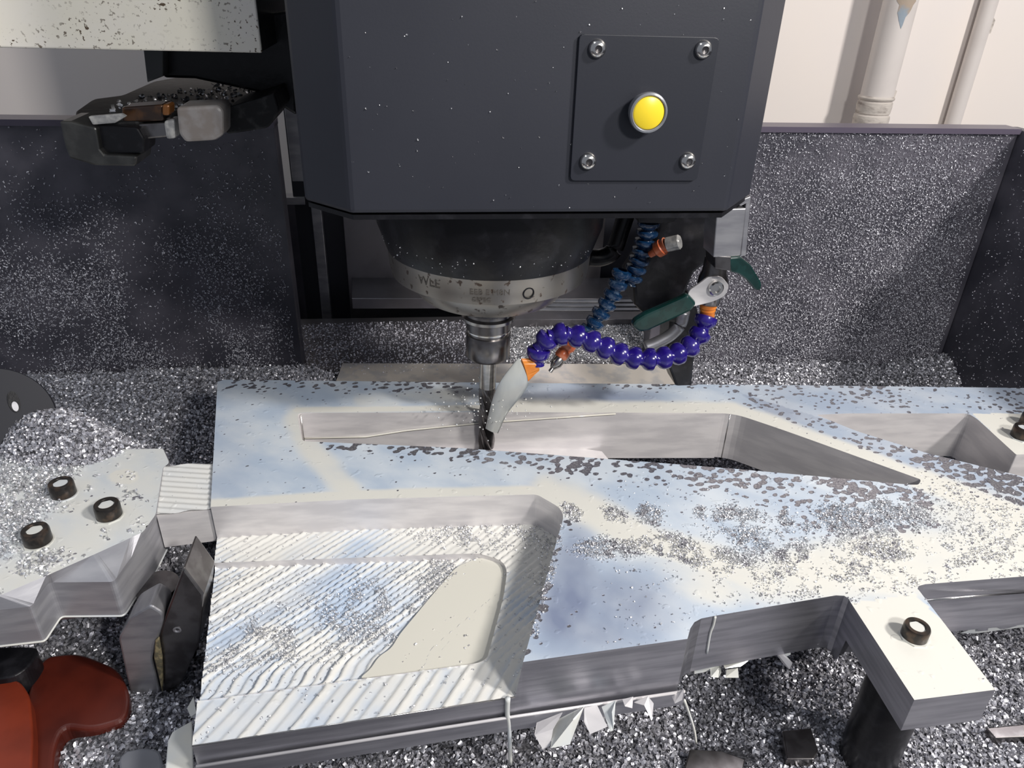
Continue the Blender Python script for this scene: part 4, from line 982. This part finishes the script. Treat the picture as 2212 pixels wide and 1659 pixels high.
adopt(VX('lever_grip', round_poly([(1574, 556), (1600, 554), (1622, 572), (1646, 612), (1644, 628), (1632, 628), (1614, 606), (1596, 592), (1576, 588)], 7), -.05, .012, GREEN, None, .004), gv)
adopt(VX('lever_stem', [(1545, 552), (1580, 554), (1580, 586), (1545, 580)], -.05, .03, STEEL_DK, None, .001), gv)

# ================================================================== TOOL CHANGER (top left)
tc = thing('changer_cover', 'cream speckled sheet-metal cover at the top left of the machine', 'cover', VP(300, 110, .03))
cf = [(-300, -260), (552, -260), (566, 114), (0, 103), (-300, 98)]
t_ = [VP(x, y, .03) for x, y in cf]
zb_ = t_[3][2]
t_[2][2] = zb_; t_[4][2] = zb_; t_[0][2] = t_[1][2] = zb_+.3
t_[0][:2] = t_[4][:2]; t_[1][:2] = t_[2][:2]
adopt(prism('cover_front', t_, [p+EY*.004 for p in t_], SPECK, None, .0015), tc)
adopt(prism('cover_inside', [p+EY*.0045-EX*.0008+EZ*.001 for p in t_], [p+EY*.35-EX*.0008+EZ*.001 for p in t_], BLACK_WET), tc)
ga = thing('gripper_arm', 'wet black tool-changer gripper arm with hooked finger', 'gripper', VP(350, 330, .03))
GZ = VP(300, 262, .03)[2]
arm = round_poly([(160, 242), (200, 214), (262, 206), (330, 176), (420, 160), (552, 160), (590, 176), (578, 212), (500, 236), (380, 240), (345, 250), (300, 262), (176, 264)], 8)
adopt(HX('arm_plate', arm, GZ, .010, ARMBLACK, None, .002), ga)
adopt(VX('arm_flank', round_poly([(490, 232), (560, 212), (592, 200), (604, 240), (580, 276), (520, 286), (488, 290)], 8), .05, .09, ARMBLACK, None, .003), ga)
adopt(VX('rust_bar', [(262, 232), (352, 226), (354, 262), (264, 266)], .032, .03, RUST, None, .002), ga)
adopt(VX('rust_bar', [(350, 226), (366, 226), (366, 250), (350, 250)], .026, .02, M('rust_orange', (.22, .08, .015), .2, .3, coat=.4), None, .002), ga)
adopt(VX('lower_bar', [(296, 268), (372, 264), (370, 296), (308, 302), (300, 290)], .030, .03, STEEL_DK, None, .002), ga)
adopt(VX('clear_spacer', [(352, 262), (378, 256), (380, 300), (358, 302)], .027, .02, WATERY, None, .003), ga)
adopt(VX('grey_block', round_poly([(380, 232), (470, 228), (482, 240), (482, 292), (464, 304), (400, 308), (386, 290)], 8), .015, .045, CLAMPGREY, None, .003), ga)
adopt(VX('hook_finger', [(128, 262), (152, 262), (208, 276), (216, 322), (226, 334), (296, 338), (292, 360), (205, 358), (150, 342), (140, 318)], .010, .05, M('wet_dark_steel', (.085, .085, .08), .6, .34, (.05, .05, .048), 40, coat=.4), None, .002), ga)
adopt(VX('finger_pad', round_poly([(206, 268), (298, 276), (312, 300), (310, 332), (230, 334), (214, 320)], 6), .018, .04, BLACK_WET, None, .002), ga)
adopt(VX('clear_chip', [(190, 252), (262, 246), (272, 252), (248, 266), (200, 270)], .012, .006, WATERY, None, .001), ga)
bk = thing('changer_bracket', 'dark bracket plates hanging behind the cream cover', 'bracket', VP(340, 200, .10))
adopt(VX('bracket_plate', [(304, 60), (352, 60), (352, 165), (318, 178)], .11, .02, M('grey_bracket_paint', (.075, .078, .08), 0., .5), None, .001), bk)
adopt(VX('bracket_body', [(345, 60), (640, 20), (640, 250), (560, 200), (420, 170), (352, 168)], .13, .03, BLACK_WET, None, .003), bk)
v, f = grid4([Z(250, 215, GZ+.0008), Z(560, 172, GZ+.0008), Z(560, 225, GZ+.0008), Z(230, 250, GZ+.0008)], 6, 4)
chips('arm_chips', v, f, np.full(len(v), 1.), 8000, .0026, CHIP, BLACK, 'curled bright chips lying on the gripper arm', 'chips', False, 44)

# droplets thrown off the cutter
bm = bmesh.new()
for i in range(150):
    a = random.uniform(0, 2*math.pi); rr = .012+abs(random.gauss(0, .03)); z_ = random.uniform(-.03, .06)*(1-rr/.15)
    p = Vector((S[0]+rr*math.cos(a), S[1]-.012+rr*math.sin(a)*.6, .004+abs(z_)))
    m_ = bmesh.ops.create_icosphere(bm, subdivisions=1, radius=random.uniform(.0004, .0013))
    bmesh.ops.translate(bm, verts=m_['verts'], vec=p)
me = bpy.data.meshes.new('coolant_spray'); bm.to_mesh(me); bm.free()
o = link('coolant_spray', me, MILK, None, True); o['kind'] = 'stuff'; o['label'] = 'spray of small milky droplets flying around the cutter'; o['category'] = 'spray'
